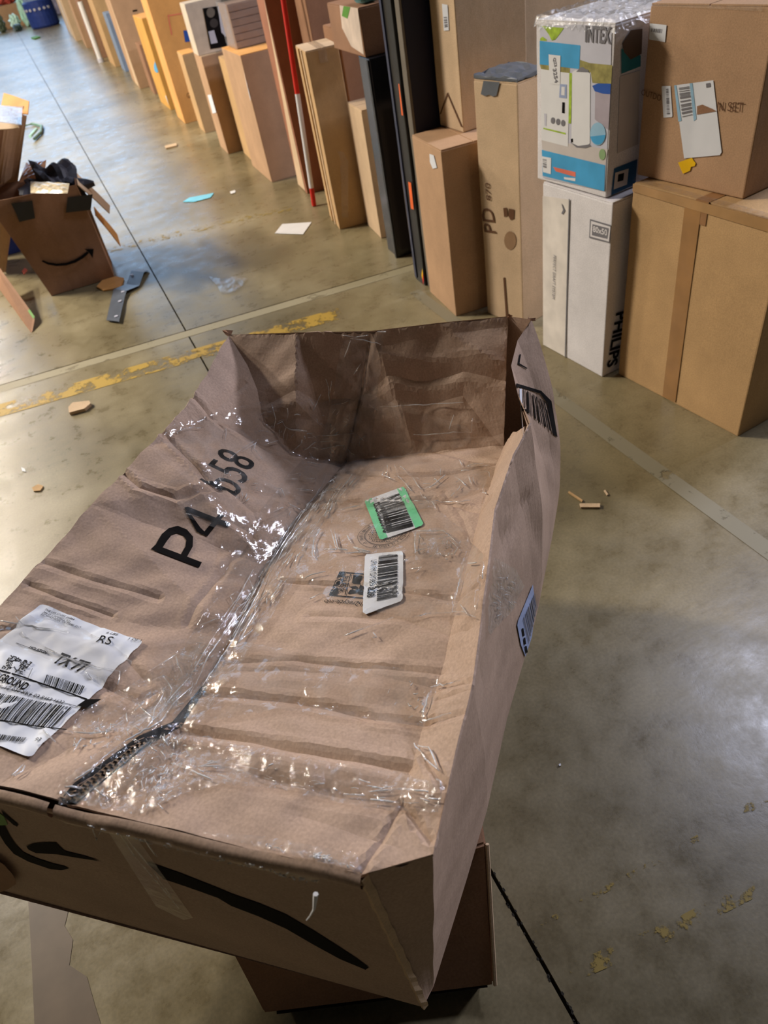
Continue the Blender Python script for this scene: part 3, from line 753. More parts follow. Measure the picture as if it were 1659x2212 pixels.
# print and label on the right wall
WB = [WALLB]
decal_px('printed_box', [[(1106, 826), (1168, 844), (1190, 866), (1203, 944), (1195, 940), (1182, 872), (1166, 850), (1111, 834), (1108, 880), (1140, 884), (1144, 889), (1100, 890)]], INK, WB, .0015, 8)
decal_px('printed_strip', [[(1112, 836), (1126, 840), (1124, 880), (1110, 879)]], PAPER, WB, .0012, 8)
decal_bars([(1128, 840), (1126, 882), (1196, 938), (1180, 870)], 14, 4, INK, WB, .0022, sub=6)
decal_px('printed_mark', [[(1121, 765), (1124, 766), (1121, 785), (1138, 795), (1137, 797), (1117, 787)]], INK, WB, .0015, 8)
wl_ = decal_px('bar_code_label', [[(1149, 1262), (1155, 1310), (1147, 1375), (1133, 1418), (1123, 1392), (1115, 1350), (1117, 1340)]], LILAC, WB, .0022, 10); wl_['label'] = 'pale bar code label on the shaded side wall'
decal_bars([(1152, 1280), (1158, 1312), (1139, 1392), (1126, 1338)], 12, 14, INKG, WB, .0034, wl_, sub=4)
decal_px('lettering', [[(1123, 1357), (1127, 1356), (1130, 1372), (1126, 1374)], [(1127, 1378), (1131, 1376), (1133, 1390), (1129, 1392)], [(1130, 1395), (1134, 1394), (1137, 1408), (1133, 1410)]], INK, WB, .0036, 8, wl_)

# clear tape pieces
ALL = [TOPB]
seamtape = [(120, 1740), (130, 1700), (250, 1600), (330, 1530), (400, 1400), (455, 1300), (500, 1200), (560, 1110), (620, 1030), (690, 960), (715, 880), (730, 790), (742, 735),
            (830, 722), (825, 800), (812, 900), (800, 1000), (770, 1060), (700, 1140), (665, 1200), (640, 1260), (590, 1340), (530, 1430), (470, 1520), (400, 1610), (300, 1700), (220, 1750)]
decal_px('clear_tape', [seamtape], TAPEL, ALL, .0035, 9, noise=.006)
decal_px('clear_tape', [[(205, 1750), (150, 1738), (230, 1690), (310, 1610), (400, 1590), (640, 1640), (880, 1680), (965, 1700), (960, 1760), (800, 1755), (600, 1712), (480, 1700), (400, 1720), (300, 1768)]], TAPE2, ALL, .0032, 9, noise=.004)
decal_px('clear_tape', [[(150, 1595), (180, 1545), (300, 1480), (390, 1410), (440, 1400), (425, 1460), (380, 1540), (300, 1590), (210, 1600)]], TAPE2, ALL, .0075, 9, noise=.005)
decal_px('clear_tape', [[(335, 930), (440, 900), (560, 870), (700, 870), (800, 850), (1015, 925), (1020, 960), (900, 990), (1060, 1010), (1050, 1060), (900, 1110), (770, 1100), (640, 1075), (480, 1060), (350, 960)]], TAPE, ALL, .004, 10, noise=.007)
decal_px('clear_tape', [[(690, 1090), (900, 1075), (1000, 1150), (1058, 1205), (1050, 1335), (880, 1340), (700, 1300), (640, 1240)]], TAPE, ALL, .0060, 10, noise=.003)
decal_px('clear_tape', [[(893, 1155), (955, 1150), (1000, 1180), (985, 1210), (900, 1220), (897, 1170)], [(905, 1085), (940, 1080), (945, 1105), (905, 1110)]], TAPE2, ALL, .0085, 8, noise=.003)
decal_px('clear_tape', [[(300, 1400), (440, 1380), (960, 1470), (925, 1580), (600, 1540), (380, 1580)]], TAPE, ALL, .0055, 12, noise=.003)
decal_px('clear_tape', [[(0, 1345), (45, 1335), (190, 1370), (290, 1440), (255, 1475), (120, 1440), (0, 1395)]], TAPE, ALL, .0085, 10, noise=.003)
decal_px('clear_tape', [[(360, 1050), (430, 1000), (560, 1040), (700, 1100), (640, 1180), (560, 1260), (470, 1240), (480, 1150), (400, 1120)]], TAPE, ALL, .0045, 10, noise=.003)
decal_px('clear_tape', [[(1062, 1205), (1110, 1230), (1128, 1265), (1100, 1320), (1050, 1370), (1048, 1300)]], TAPE2, WB, .003, 8, noise=.004)
decal_px('clear_tape', [[(130, 1752), (300, 1790), (480, 1835), (640, 1876), (690, 1890), (690, 1902), (560, 1872), (400, 1832), (260, 1800), (140, 1772)]], TAPE, FB, .003, 9)
decal_px('clear_tape', [[(240, 1790), (300, 1800), (420, 1975), (400, 1980), (340, 1950)]], TAPE, FB, .005, 10)
decal_px('clear_tape', [[(560, 1810), (770, 1850), (788, 1880), (770, 1885), (600, 1846), (440, 1806)]], TAPE2, ALL, .003, 8, noise=.004)
# pale rolled lip where the flaps turn down over the front wall
V, Fc = [], []; ts = np.linspace(.0, .69, 90); prof = [(.004, .0012), (-.002, .0004), (-.006, -.004), (-.0078, -.010), (-.0068, -.017), (-.002, -.019)]
fz = surfZ(np.array([(.004, t_) for t_ in ts])); fz = np.convolve(np.pad(fz, 4, mode='edge'), np.ones(9) / 9, 'valid')
for i, t_ in enumerate(ts):
    for dx, dz in prof: V.append((dx + .0010 * math.sin(i * .23), t_, fz[i] + dz + .0006 * math.sin(i * .37)))
m = len(prof); gapi = int(np.argmin(abs(ts - .385)))
for i in range(len(ts) - 1):
    if i == gapi: continue
    for k in range(m - 1): Fc.append((i * m + k, i * m + k + 1, (i + 1) * m + k + 1, (i + 1) * m + k))
obj('folded_lip', V, Fc, CARDF, big, smooth=True)
FOLD = bpy.data.materials.new('tape_fold_glint'); FOLD.use_nodes = True; nt = FOLD.node_tree
for n_ in list(nt.nodes): nt.nodes.remove(n_)
o_ = N(nt, 'ShaderNodeOutputMaterial'); tr_ = N(nt, 'ShaderNodeBsdfTransparent'); g_ = N(nt, 'ShaderNodeBsdfAnisotropic'); g_.inputs['Roughness'].default_value = .12
df_ = N(nt, 'ShaderNodeBsdfDiffuse'); df_.inputs[0].default_value = (.96, .96, .95, 1); m1 = N(nt, 'ShaderNodeMixShader'); m1.inputs[0].default_value = .45; L(nt, df_.outputs[0], m1.inputs[1]); L(nt, g_.outputs[0], m1.inputs[2])  # white diffuse mixed in paints the glints on the folds
tc_ = N(nt, 'ShaderNodeTexCoord'); nz_ = N(nt, 'ShaderNodeTexNoise', Scale=24, Detail=3); L(nt, tc_.outputs['Object'], nz_.inputs['Vector']); r_ = ramp(nt, nz_.outputs['Fac'], [(.42, (.10, .10, .10)), (.62, (.95, .95, .95))])
m2 = N(nt, 'ShaderNodeMixShader'); L(nt, r_.outputs[0], m2.inputs[0]); L(nt, tr_.outputs[0], m2.inputs[1]); L(nt, m1.outputs[0], m2.inputs[2]); L(nt, m2.outputs[0], o_.inputs[0])
def fold(pl, r=.0009, surf=None, off=.006, ns=5, wob=.6):
    P = []
    for i in range(len(pl) - 1):
        n_ = max(1, int(math.dist(pl[i], pl[i + 1]) / 9))
        for j in range(n_): P.append((pl[i][0] + (pl[i + 1][0] - pl[i][0]) * j / n_ + random.uniform(-wob, wob), pl[i][1] + (pl[i + 1][1] - pl[i][1]) * j / n_ + random.uniform(-wob, wob)))
    P.append(pl[-1]); Q = []
    for x, y in P:
        if all(b_.ray_cast(*tolocal_ray(x, y))[0] is None for b_ in (surf or TP)): continue
        p, n_ = hit(x, y, surf or TP); Q.append(p + n_ * off)
    if len(Q) < 3: return [], []
    m_ = len(Q); rr_ = [r * (.25 + .75 * math.sin(math.pi * (i + .6) / (m_ + .2)) ** .5) for i in range(m_)]
    return tube(Q, rr_, ns)
A1_ = lambda *P: [(380 + x / 3.19, 660 + y / 3.19) for x, y in P]
A2_ = lambda *P: [(780 + x / 3.607, 660 + y / 3.607) for x, y in P]
A3_ = lambda *P: [(300 + x / 3.318, 900 + y / 3.318) for x, y in P]
A4_ = lambda *P: [(660 + x / 3.77, 1000 + y / 3.77) for x, y in P]
A5_ = lambda *P: [(x / 3.95, 1280 + y / 3.95) for x, y in P]
A6_ = lambda *P: [(x / 2.962, 1600 + y / 2.962) for x, y in P]
A8_ = lambda *P: [(800 + x / 2.764, 1100 + y / 2.764) for x, y in P]
FL = [A1_((0, 885), (60, 862), (190, 855)), A1_((10, 878), (120, 850)), A1_((360, 1072), (450, 1000), (555, 930)), A1_((555, 930), (530, 1000), (590, 1075)), A1_((540, 960), (450, 1020)), A1_((570, 765), (610, 740), (665, 735)),
 A1_((570, 830), (600, 810)), A1_((560, 870), (600, 870), (670, 885)), A1_((700, 815), (740, 800), (762, 840), (745, 890), (740, 945)), A1_((760, 835), (800, 858), (880, 865)), A1_((900, 880), (950, 880), (940, 910), (905, 905)),
 A1_((770, 710), (775, 750), (765, 800)), A1_((775, 600), (790, 640)), A1_((1035, 505), (1050, 560), (1060, 680)), A1_((1075, 520), (1060, 600)), A1_((1060, 690), (1150, 680), (1200, 650)), A1_((1000, 610), (940, 730)), A1_((905, 640), (940, 690)),
 A1_((1080, 185), (1220, 185), (1450, 180)), A1_((1210, 225), (1300, 235), (1415, 268)), A1_((1150, 200), (1240, 215), (1330, 200)), A1_((1210, 240), (1165, 355)), A1_((1275, 400), (1230, 470)), A1_((1340, 680), (1398, 718)), A1_((1345, 690), (1356, 732)),
 A1_((905, 1095), (1000, 1112)), A1_((760, 1178), (850, 1170), (845, 1192)), A1_((755, 1210), (960, 1205), (950, 1222), (860, 1222)), A1_((815, 1275), (930, 1285), (840, 1290)), A1_((670, 1270), (720, 1275), (742, 1325)), A1_((700, 1280), (738, 1310)),
 A1_((1040, 1180), (1110, 1200), (1050, 1240), (1110, 1250), (1070, 1290), (1110, 1300)), A1_((1070, 1200), (1100, 1230), (1060, 1260)), A1_((330, 950), (368, 988)), A1_((340, 850), (335, 945)), A1_((960, 900), (1100, 890), (1250, 880), (1295, 930)), A1_((880, 1000), (960, 940), (1080, 930)), A1_((1120, 960), (1160, 962), (1155, 990)),
 A1_((780, 1030), (870, 940)), A1_((600, 970), (700, 935)), A1_((970, 1020), (1025, 1020)), A1_((1000, 990), (1090, 970)), A1_((670, 690), (690, 780), (680, 860)), A1_((780, 850), (900, 865)),
 A2_((410, 1005), (560, 1000), (690, 990), (720, 985), (870, 985)), A2_((725, 850), (690, 965)), A2_((870, 880), (865, 985)), A2_((140, 790), (420, 775), (620, 768), (800, 755)), A2_((265, 1265), (290, 1330), (345, 1400), (400, 1465)), A2_((310, 1270), (400, 1350), (440, 1410), (475, 1455)), A2_((262, 1262), (310, 1275)),
 A2_((170, 1330), (265, 1375)), A2_((210, 1265), (205, 1330)), A2_((770, 1225), (800, 1270), (790, 1300)), A2_((820, 1268), (1000, 1255)), A2_((830, 1262), (960, 1240)), A2_((960, 1310), (1000, 1320), (1003, 1358)), A2_((540, 1440), (660, 1340)), A2_((510, 1440), (625, 1400)), A2_((735, 1350), (790, 1385), (820, 1430)), A2_((720, 1370), (780, 1380)), A2_((840, 1340), (870, 1430)),
 A2_((640, 1500), (690, 1480)), A2_((500, 1500), (530, 1560)), A2_((440, 1600), (580, 1600)), A2_((420, 1540), (560, 1545), (590, 1610)), A2_((490, 1370), (525, 1390)), A2_((135, 1265), (180, 1285)), A2_((560, 1545), (850, 1540)), A2_((210, 970), (228, 1000)),
 A3_((335, 705), (430, 728)), A3_((600, 372), (640, 360)), A3_((720, 390), (765, 380)), A3_((1040, 770), (1080, 850), (1070, 870), (1020, 880)), A3_((1060, 630), (1150, 680), (1185, 702)), A3_((1020, 660), (930, 700)), A3_((1300, 820), (1260, 910), (1250, 1010), (1265, 1030)), A3_((1255, 905), (1270, 1000)), A3_((1380, 820), (1420, 970)), A3_((1402, 820), (1432, 968), (1495, 968)), A3_((1340, 972), (1420, 975)),
 A3_((1060, 1060), (1085, 1102)), A3_((650, 1300), (670, 1350), (720, 1368)), A3_((640, 1310), (690, 1270), (760, 1302)), A3_((780, 1180), (830, 1290)), A3_((760, 1190), (730, 1230)), A3_((810, 1305), (700, 1390), (640, 1500), (560, 1640)), A3_((850, 1350), (760, 1450), (680, 1600)), A3_((870, 1380), (800, 1500), (720, 1640)), A3_((830, 1540), (700, 1655)), A3_((840, 1490), (740, 1560)),
 A3_((440, 1510), (560, 1460), (640, 1470)), A3_((360, 1640), (480, 1640)), A3_((1230, 1325), (1300, 1290), (1400, 1270)), A3_((1480, 1590), (1659, 1520)), A3_((1440, 690), (1580, 655)), A3_((1370, 700), (1400, 640)), A3_((1480, 1000), (1600, 990), (1659, 1000)), A3_((1545, 950), (1600, 975), (1659, 980)), A3_((1500, 870), (1530, 925)),
 A3_((1180, 1180), (1250, 1150), (1340, 1130)), A3_((890, 1010), (960, 950), (1010, 880)),
 A4_((870, 1275), (1030, 1247), (1180, 1245), (1220, 1225), (1310, 1230), (1410, 1270)), A4_((1290, 1170), (1350, 1260)), A4_((1300, 800), (1255, 1000), (1215, 1190)), A4_((1310, 810), (1240, 1060)), A4_((905, 580), (895, 680), (905, 740), (1050, 700)), A4_((805, 820), (900, 782), (940, 822)), A4_((330, 1425), (480, 1370), (720, 1285)), A4_((400, 700), (540, 740), (330, 765)), A4_((780, 712), (835, 748)),
 A4_((910, 575), (1130, 575), (1200, 640), (1285, 715)), A4_((1040, 700), (1090, 640), (1180, 620)), A4_((1130, 580), (1170, 600)), A4_((1200, 670), (1240, 720), (1220, 760)), A4_((1350, 830), (1420, 825)), A4_((560, 1400), (585, 1440), (555, 1440)), A4_((850, 885), (950, 870), (900, 920)), A4_((170, 720), (350, 730)), A4_((60, 760), (80, 640), (130, 560)), A4_((200, 410), (225, 335)), A4_((270, 400), (420, 370)), A4_((1480, 820), (1450, 1150)),
 A8_((262, 1418), (350, 1500), (432, 1572)), A8_((300, 1430), (365, 1440), (425, 1560)), A8_((390, 1632), (442, 1662)), A8_((0, 1702), (180, 1690), (360, 1697)), A8_((40, 1760), (130, 1772), (165, 1770)), A8_((350, 1115), (345, 1160), (335, 1240)), A8_((180, 1590), (195, 1565)), A8_((200, 1045), (235, 1050)), A8_((0, 1760), (80, 1768)), A8_((340, 1270), (400, 1250), (500, 1225)), A8_((360, 1085), (480, 1050), (560, 1030)),
 A5_((190, 350), (210, 395), (330, 450), (550, 575), (700, 620), (830, 660), (1030, 690)), A5_((430, 520), (600, 600), (760, 660)), A5_((140, 225), (200, 280), (330, 320), (450, 335), (580, 370)), A5_((0, 265), (140, 270), (240, 290)), A5_((1500, 570), (1520, 640), (1560, 722)), A5_((1390, 730), (1430, 800), (1470, 862)), A5_((1310, 770), (1390, 730), (1480, 770)), A5_((1440, 880), (1410, 915)),
 A5_((1270, 690), (1400, 620), (1520, 545), (1650, 585)), A5_((730, 700), (800, 742)), A5_((1030, 690), (1010, 800)), A5_((560, 1210), (680, 1225), (830, 1232), (1000, 1208)), A5_((110, 1592), (220, 1480)), A5_((125, 1600), (205, 1560), (225, 1500)), A5_((640, 1392), (700, 1280), (668, 1330)), A5_((800, 1330), (900, 1300)), A5_((1080, 1060), (1090, 1140)), A5_((1150, 1030), (1250, 960)), A5_((1190, 980), (1310, 1100)), A5_((380, 1200), (480, 1300)),
 A5_((1400, 860), (1340, 1000), (1300, 1150)), A5_((1659, 800), (1500, 960), (1380, 1120), (1200, 1220), (1000, 1340), (800, 1500)), A5_((1640, 720), (1480, 900), (1390, 1040), (1250, 1190)), A5_((880, 1465), (780, 1530), (640, 1620)), A5_((580, 1680), (700, 1680)), A5_((1000, 1870), (1150, 1858)), A5_((820, 1700), (900, 1765)), A5_((1300, 1790), (1372, 1770)), A5_((560, 1720), (700, 1700)), A5_((1200, 1300), (1080, 1420), (1000, 1520)), A5_((1400, 1250), (1440, 1330)),
 A6_((1270, 192), (1400, 160), (1659, 190)), A6_((1290, 190), (1480, 190), (1659, 262)), A6_((1100, 168), (1220, 210), (1360, 270)), A6_((1330, 165), (1520, 130)), A6_((1400, 245), (1540, 285)), A6_((420, 310), (495, 318)),
 [(700, 1040), (655, 1110), (600, 1180), (560, 1260), (520, 1320)], [(690, 1060), (640, 1140), (588, 1220), (545, 1300), (500, 1370)], [(722, 1040), (680, 1100), (620, 1180), (575, 1265)], [(665, 1090), (610, 1160), (575, 1230), (540, 1290)], [(600, 1190), (560, 1290), (500, 1400), (440, 1490)], [(560, 1290), (500, 1350), (450, 1420), (410, 1510)], [(690, 1075), (720, 1060), (745, 1065)], [(520, 1290), (480, 1350), (420, 1450)], [(545, 1235), (510, 1300), (470, 1350)]]
random.seed(21)
folds = [fold(p, .0012) for p in FL]
def flecks(P, n, ang, ln, sp=25, r=.0008, surf=None, off=.005):  # short scattered folds that draw specks of glint
    xs = [p[0] for p in P]; ys = [p[1] for p in P]; k = 0; out = []
    while k < n:
        x, y = random.uniform(min(xs), max(xs)), random.uniform(min(ys), max(ys))
        if not inpoly(x, y, P): continue
        a = math.radians(ang + random.gauss(0, sp)); l = ln * random.uniform(.3, 1.3); k += 1
        out.append(fold([(x, y), (x + l * math.cos(a) * .5, y + l * math.sin(a) * .5 + random.uniform(-1.5, 1.5)), (x + l * math.cos(a), y + l * math.sin(a))], r * random.uniform(.6, 1.5), surf, off, 4, .8))
    return out
folds += flecks([(200, 1745), (260, 1660), (340, 1600), (400, 1600), (420, 1680), (360, 1740), (300, 1760)], 150, -45, 14, 35)
folds += flecks([(150, 1590), (190, 1560), (330, 1580), (300, 1620), (160, 1620)], 45, 20, 10, 60)
folds += flecks([(560, 1830), (700, 1850), (785, 1885), (600, 1840), (440, 1800), (300, 1765)], 60, 15, 12, 25, off=.004)
folds += flecks([(400, 1640), (620, 1660), (960, 1720), (960, 1755), (700, 1720), (450, 1690)], 45, 8, 22, 12)
folds += flecks([(355, 1500), (430, 1400), (470, 1380), (420, 1480), (380, 1550)], 45, -60, 12, 40)
folds += flecks([(560, 1240), (640, 1120), (700, 1080), (740, 1040), (760, 1050), (700, 1130), (640, 1220), (580, 1320), (500, 1420), (470, 1450), (500, 1350)], 130, -58, 24, 12)
folds += flecks([(550, 900), (640, 880), (760, 900), (790, 960), (720, 990), (600, 960)], 45, 10, 14, 60)
folds += flecks([(440, 1040), (500, 1010), (560, 1060), (540, 1100), (480, 1070)], 30, 30, 10, 60)
folds += flecks([(820, 1020), (1040, 1010), (1050, 1080), (880, 1085)], 26, -10, 14, 50)
folds += flecks([(900, 1160), (960, 1150), (1000, 1180), (985, 1210), (900, 1215)], 40, -20, 7, 60)
folds += flecks([(530, 1150), (640, 1100), (600, 1200), (540, 1230)], 30, -40, 9, 60)
folds += flecks([(830, 1470), (940, 1480), (920, 1570), (840, 1540)], 14, 10, 9, 60)
folds += flecks([(1070, 1225), (1110, 1240), (1105, 1300), (1060, 1345), (1055, 1290)], 40, 25, 12, 30, surf=WB, off=.004)
folds += flecks([(140, 1752), (330, 1797), (690, 1884), (680, 1893), (520, 1856), (300, 1800)], 60, 14, 10, 20, surf=FB, off=.008)
folds += [fold(p, .0009, FB, .004) for p in ([(262, 1795), (300, 1850), (360, 1920), (405, 1975)], [(275, 1800), (330, 1870), (372, 1930)], [(300, 1780), (312, 1800), (335, 1835), (345, 1845)], [(200, 1770), (212, 1808), (222, 1785)])]
o = merge('tape_wrinkle_glints', folds, FOLD); o['kind'] = 'stuff'; o['label'] = 'raised wrinkles of the clear tape with painted glints'
for p_ in o.data.polygons: p_.use_smooth = True
# loose hanging scrap of tape under the front edge
V, Fc = tube([loc(690, 1905, .84) + Vector((-.012, 0, 0)), loc(690, 1925, .82) + Vector((-.018, 0, 0)), loc(678, 1950, .80) + Vector((-.014, 0, 0)), loc(670, 1962, .795) + Vector((-.012, 0, 0))], [.003, .0015, .001, .0008], 6); obj('loose_tape_thread', V, Fc, WHITE, big)
# worn pale corner post of the front right edge, crumpled at the top
c0, c1 = loc(780, 1893, .85), loc(915, 2175, .3)
V, Fc = [], []
for i in range(25):
    u = i / 24; p = c0.lerp(c1, u); j = .0025 * math.sin(i * 2.1)
    V += [p + Vector((-.002, .003 + j * .6, 0)), p + Vector((-.004, -.002, 0)), p + Vector((.004, -.007 + j * .5, 0))]
for i in range(24): Fc += [(3 * i, 3 * i + 1, 3 * i + 4, 3 * i + 3), (3 * i + 1, 3 * i + 2, 3 * i + 5, 3 * i + 4)]
obj('worn_or_lit_corner', V, Fc, CARD4, big)
# torn corner tips at the far end
for (x, y, z), s_ in (((492, 722, .85), .012), ((1100, 684, .858), .010), ((1148, 688, .868), .012)):
    p = loc(x, y, z); rr_ = random.Random(int(x)); V = [p + Vector((rr_.uniform(-1, 1) * s_, rr_.uniform(-1, 1) * s_, rr_.uniform(-.6, .9) * s_)) for _ in range(6)]
    obj('torn_tip', V, [(0, 1, 2), (2, 3, 4), (1, 2, 4), (4, 5, 0), (0, 2, 3)], CARD3, big)

# ------------------------------------------------------------------ carton under it, and the black tray
sup = thing('support_carton', 'plain brown carton underneath the large crushed carton', 'carton', (0, 0, .05))
A0 = at(570, 2190, .05); A1 = at(1068, 2130, .05); T0 = at(470, 2000, .285); T1 = at(1050, 1822, .285)
dirb = (A1 - A0).normalized(); bk = Vector((-dirb.y, dirb.x, 0)) * .40
fp = [A0, A1, A1 + bk, A0 + bk]; tp_ = [T0, T1, T1 + bk * .8, T0 + bk * .8]
V = [(p.x, p.y, 0) for p in fp] + [(p.x, p.y, .235) for p in tp_]
bm = bmesh.new(); vs = [bm.verts.new(v) for v in V]
for f in ((0, 1, 5, 4), (1, 2, 6, 5), (2, 3, 7, 6), (3, 0, 4, 7), (4, 5, 6, 7), (3, 2, 1, 0)): bm.faces.new([vs[i] for i in f])
bmesh.ops.recalc_face_normals(bm, faces=bm.faces[:]); bmesh.ops.bevel(bm, geom=bm.edges[:], offset=.004, segments=2, affect='EDGES')
from_bm('body', bm, CARD3, sup)
V, Fc = tube([Vector((A1.x, A1.y, 0)) + Vector((.002, 0, .004)), Vector((T1.x, T1.y, .23)) + Vector((.002, 0, 0))], .004, 6); obj('worn_or_lit_corner', V, Fc, CARD4, sup)  # pale tube paints the highlight along this carton's right edge
tray = thing('black_tray', 'black plastic tray lying on the floor under the stacked cartons', 'tray', (0, 0, 0))
cc = (A0 + A1 + fp[2] + fp[3]) / 4; V = []
fp2 = [at(590, 2200, .05), at(1062, 2140, .05), fp[2], fp[3]]
ins = [cc + (p - cc) * .97 for p in fp2]; ou = [cc + (p - cc) * .90 for p in fp2]
V = [(p.x, p.y, 0) for p in ou] + [(p.x, p.y, .0485) for p in ins] + [(cc.x + (p.x - cc.x) * .93, cc.y + (p.y - cc.y) * .93, .0485) for p in ins] + [(cc.x + (p.x - cc.x) * .88, cc.y + (p.y - cc.y) * .88, .006) for p in ou]
Fc = [(0, 1, 5, 4), (1, 2, 6, 5), (2, 3, 7, 6), (3, 0, 4, 7), (4, 5, 9, 8), (5, 6, 10, 9), (6, 7, 11, 10), (7, 4, 8, 11), (8, 9, 13, 12), (9, 10, 14, 13), (10, 11, 15, 14), (11, 8, 12, 15), (12, 13, 14, 15), (3, 2, 1, 0)]
obj('tray_shell', V, Fc, BLACKP, tray)
#@@ROW
# ------------------------------------------------------------------ cartons along the aisle
def carton(name, label, x, y, ang, la, lc, z0, h, mat, group=None, flaps=True, tape=None, noise=.0015, cat='carton', gapw=.004, flapmat=None):
    t = thing(name, label, cat, (x, y, z0), math.radians(ang), group)
    seed = int(x * 1000 + y * 77)
    from_bm('body', bevelled(0, lc, 0, la, 0, h - (.005 if flaps else 0), .004, 5, noise, seed), mat, t)
    if flaps:  # two closing flaps meeting along the long middle of the top
        fm = flapmat or mat
        if la > lc:
            block('top_flap', t, fm, .002, lc / 2 - gapw / 2, .002, la - .002, h - .0048, h, .001); block('top_flap', t, fm, lc / 2 + gapw / 2, lc - .002, .002, la - .002, h - .0048, h, .001)
        else:
            block('top_flap', t, fm, .002, lc - .002, .002, la / 2 - gapw / 2, h - .0048, h, .001); block('top_flap', t, fm, .002, lc - .002, la / 2 + gapw / 2, la - .002, h - .0048, h, .001)
    if tape:
        if la > lc:
            V = [(lc / 2 - .024, -.0025, h - .07), (lc / 2 + .024, -.0025, h - .07), (lc / 2 - .024, -.0025, h + .0012), (lc / 2 + .024, -.0025, h + .0012), (lc / 2 - .024, la + .002, h + .0012), (lc / 2 + .024, la + .002, h + .0012)]
        else:
            V = [(-.0025, la / 2 + .024, h - .07), (-.0025, la / 2 - .024, h - .07), (-.0025, la / 2 + .024, h + .0012), (-.0025, la / 2 - .024, h + .0012), (lc + .002, la / 2 + .024, h + .0012), (lc + .002, la / 2 - .024, h + .0012)]
        obj('sealing_tape', V, [(0, 1, 3, 2), (2, 3, 5, 4)], tape, t)
    t['dims'] = (lc, la, h); return t
def fpt(t, face, x, y, off=.003):
    M = Matrix.Translation(t.location) @ Matrix.Rotation(t.rotation_euler.z, 4, 'Z'); Mi = M.inverted()
    o = Mi @ CAM; d = (Mi.to_3x3() @ ray(x, y)); h = t['dims'][2]
    if face == 'L': k = -o.x / d.x; p = o + d * k; p.x = -off
    elif face == 'N': k = -o.y / d.y; p = o + d * k; p.y = -off
    else: k = (h - o.z) / d.z; p = o + d * k; p.z = h + off
    return p
def patch(t, face, P, mat, name='label', off=.003, parent=None, **kw):
    lc, la, h = t['dims']; V = []
    for x, y in P:
        p = fpt(t, face, x, y, off)
        if face != 'T': p.z = min(max(p.z, .002), h - .001)
        if face == 'L': p.y = min(max(p.y, .001), la - .001)
        if face == 'N': p.x = min(max(p.x, .001), lc - .001)
        V.append(p)
    ax = {'L': (1, 2), 'N': (0, 2), 'T': (0, 1)}[face]
    r_ = delaunay_2d_cdt([Vector((v[ax[0]], v[ax[1]])) for v in V], [(i, (i + 1) % len(V)) for i in range(len(V))], [], 1, 1e-7)
    W_ = []
    for v in r_[0]:
        q = [0, 0, 0]; q[ax[0]] = v.x; q[ax[1]] = v.y; k = 3 - ax[0] - ax[1]; q[k] = V[0][k]; W_.append(q)
    return obj(name, W_, [tuple(f) for f in r_[2]], mat, parent or t)
def ftext(t, face, s, p0, p1, mat, ys=1.0, off=.0045, bold=0, parent=None):
    a = fpt(t, face, *p0, off); b = fpt(t, face, *p1, off)
    if face == 'L': to = lambda p: Vector((-p.y, p.z)); fr_ = lambda q: (-off, -q.x, q.y)
    else: to = lambda p: Vector((p.x, p.z)); fr_ = lambda q: (q.x, -off, q.y)
    A_, B_ = to(a), to(b); d = B_ - A_; n_ = Vector((-d.y, d.x)) * ys; V2, T, h = text2d(s, bold)
    return obj('lettering', [fr_(A_ + d * x + n_ * y) for x, y in V2], T, mat, parent or t)
def fbars(t, face, q, n, seed, mat, off=.0045, parent=None):
    V, Fc = [], []
    for A_, B_ in bars(q, n, seed, sub=1):
        k = len(V); V += [fpt(t, face, *p, off) for p in A_ + B_]; Fc.append((k, k + 1, k + 3, k + 2))
    return obj('bar_code', V, Fc, mat, parent or t)
def disc(t, face, c, rx, ry, mat, name, off, parent=None, n=18, a0=0, a1=2 * math.pi):
    return patch(t, face, [(c[0] + rx * math.cos(a0 + (a1 - a0) * i / n), c[1] + ry * math.sin(a0 + (a1 - a0) * i / n)) for i in range(n)], mat, name, off, parent)
G = 'cartons standing in the long row along the right of the aisle'

b = carton('carton', 'big square golden-brown carton at the right edge, taped down its face, under the SET carton', 1.725, 1.362, 5.3, .567, .60, 0, .737, CARD2, G, tape=BROWNTAPE)
patch(b, 'L', [(1481, 441), (1516, 452), (1460, 868), (1432, 856)], plain('tan_tape', srgb(158, 116, 68), .35, .5), 'vertical_tape', .003)
patch(b, 'L', [(1364, 392), (1659, 474), (1800, 515), (1800, 545), (1659, 500), (1364, 412)], plain('tan_tape_b', srgb(172, 132, 84), .25, .6), 'edge_tape', .0036)
patch(b, 'T', [(1366, 391), (1659, 476), (1659, 462), (1372, 384)], TAPE2, 'clear_tape', .003)

s = carton('carton', 'carton with white labels, yellow sticker and printed SET, on the big square carton', 1.774, 1.565, 7, .411, .42, .7395, .478, CARD, G, tape=None)
c6 = lambda *P: [(1380 + x / 5.946, 30 + y / 5.946) for x, y in P]
l = patch(s, 'L', c6((150, 118), (365, 140), (345, 360), (140, 325)), PAPER, 'label', .003); l['label'] = 'small square white bar code label'
fbars(s, 'L', c6((170, 180), (165, 225), (310, 245), (320, 190)), 12, 3, INKG, .004, l)
l = patch(s, 'L', c6((300, 935), (310, 925), (415, 922), (440, 1310), (430, 1322), (325, 1330)), PAPER, 'label', .003); l['label'] = 'narrow upright white label'
fbars(s, 'L', c6((360, 960), (390, 955), (410, 1290), (370, 1290)), 22, 9, INKG, .004, l)
l = patch(s, 'L', c6((465, 915), (965, 848), (1010, 1240), (1072, 1770), (1050, 1810), (590, 1852)), PAPER, 'label', .0032); l['label'] = 'large white label with pale blue stripes, lower part blank'
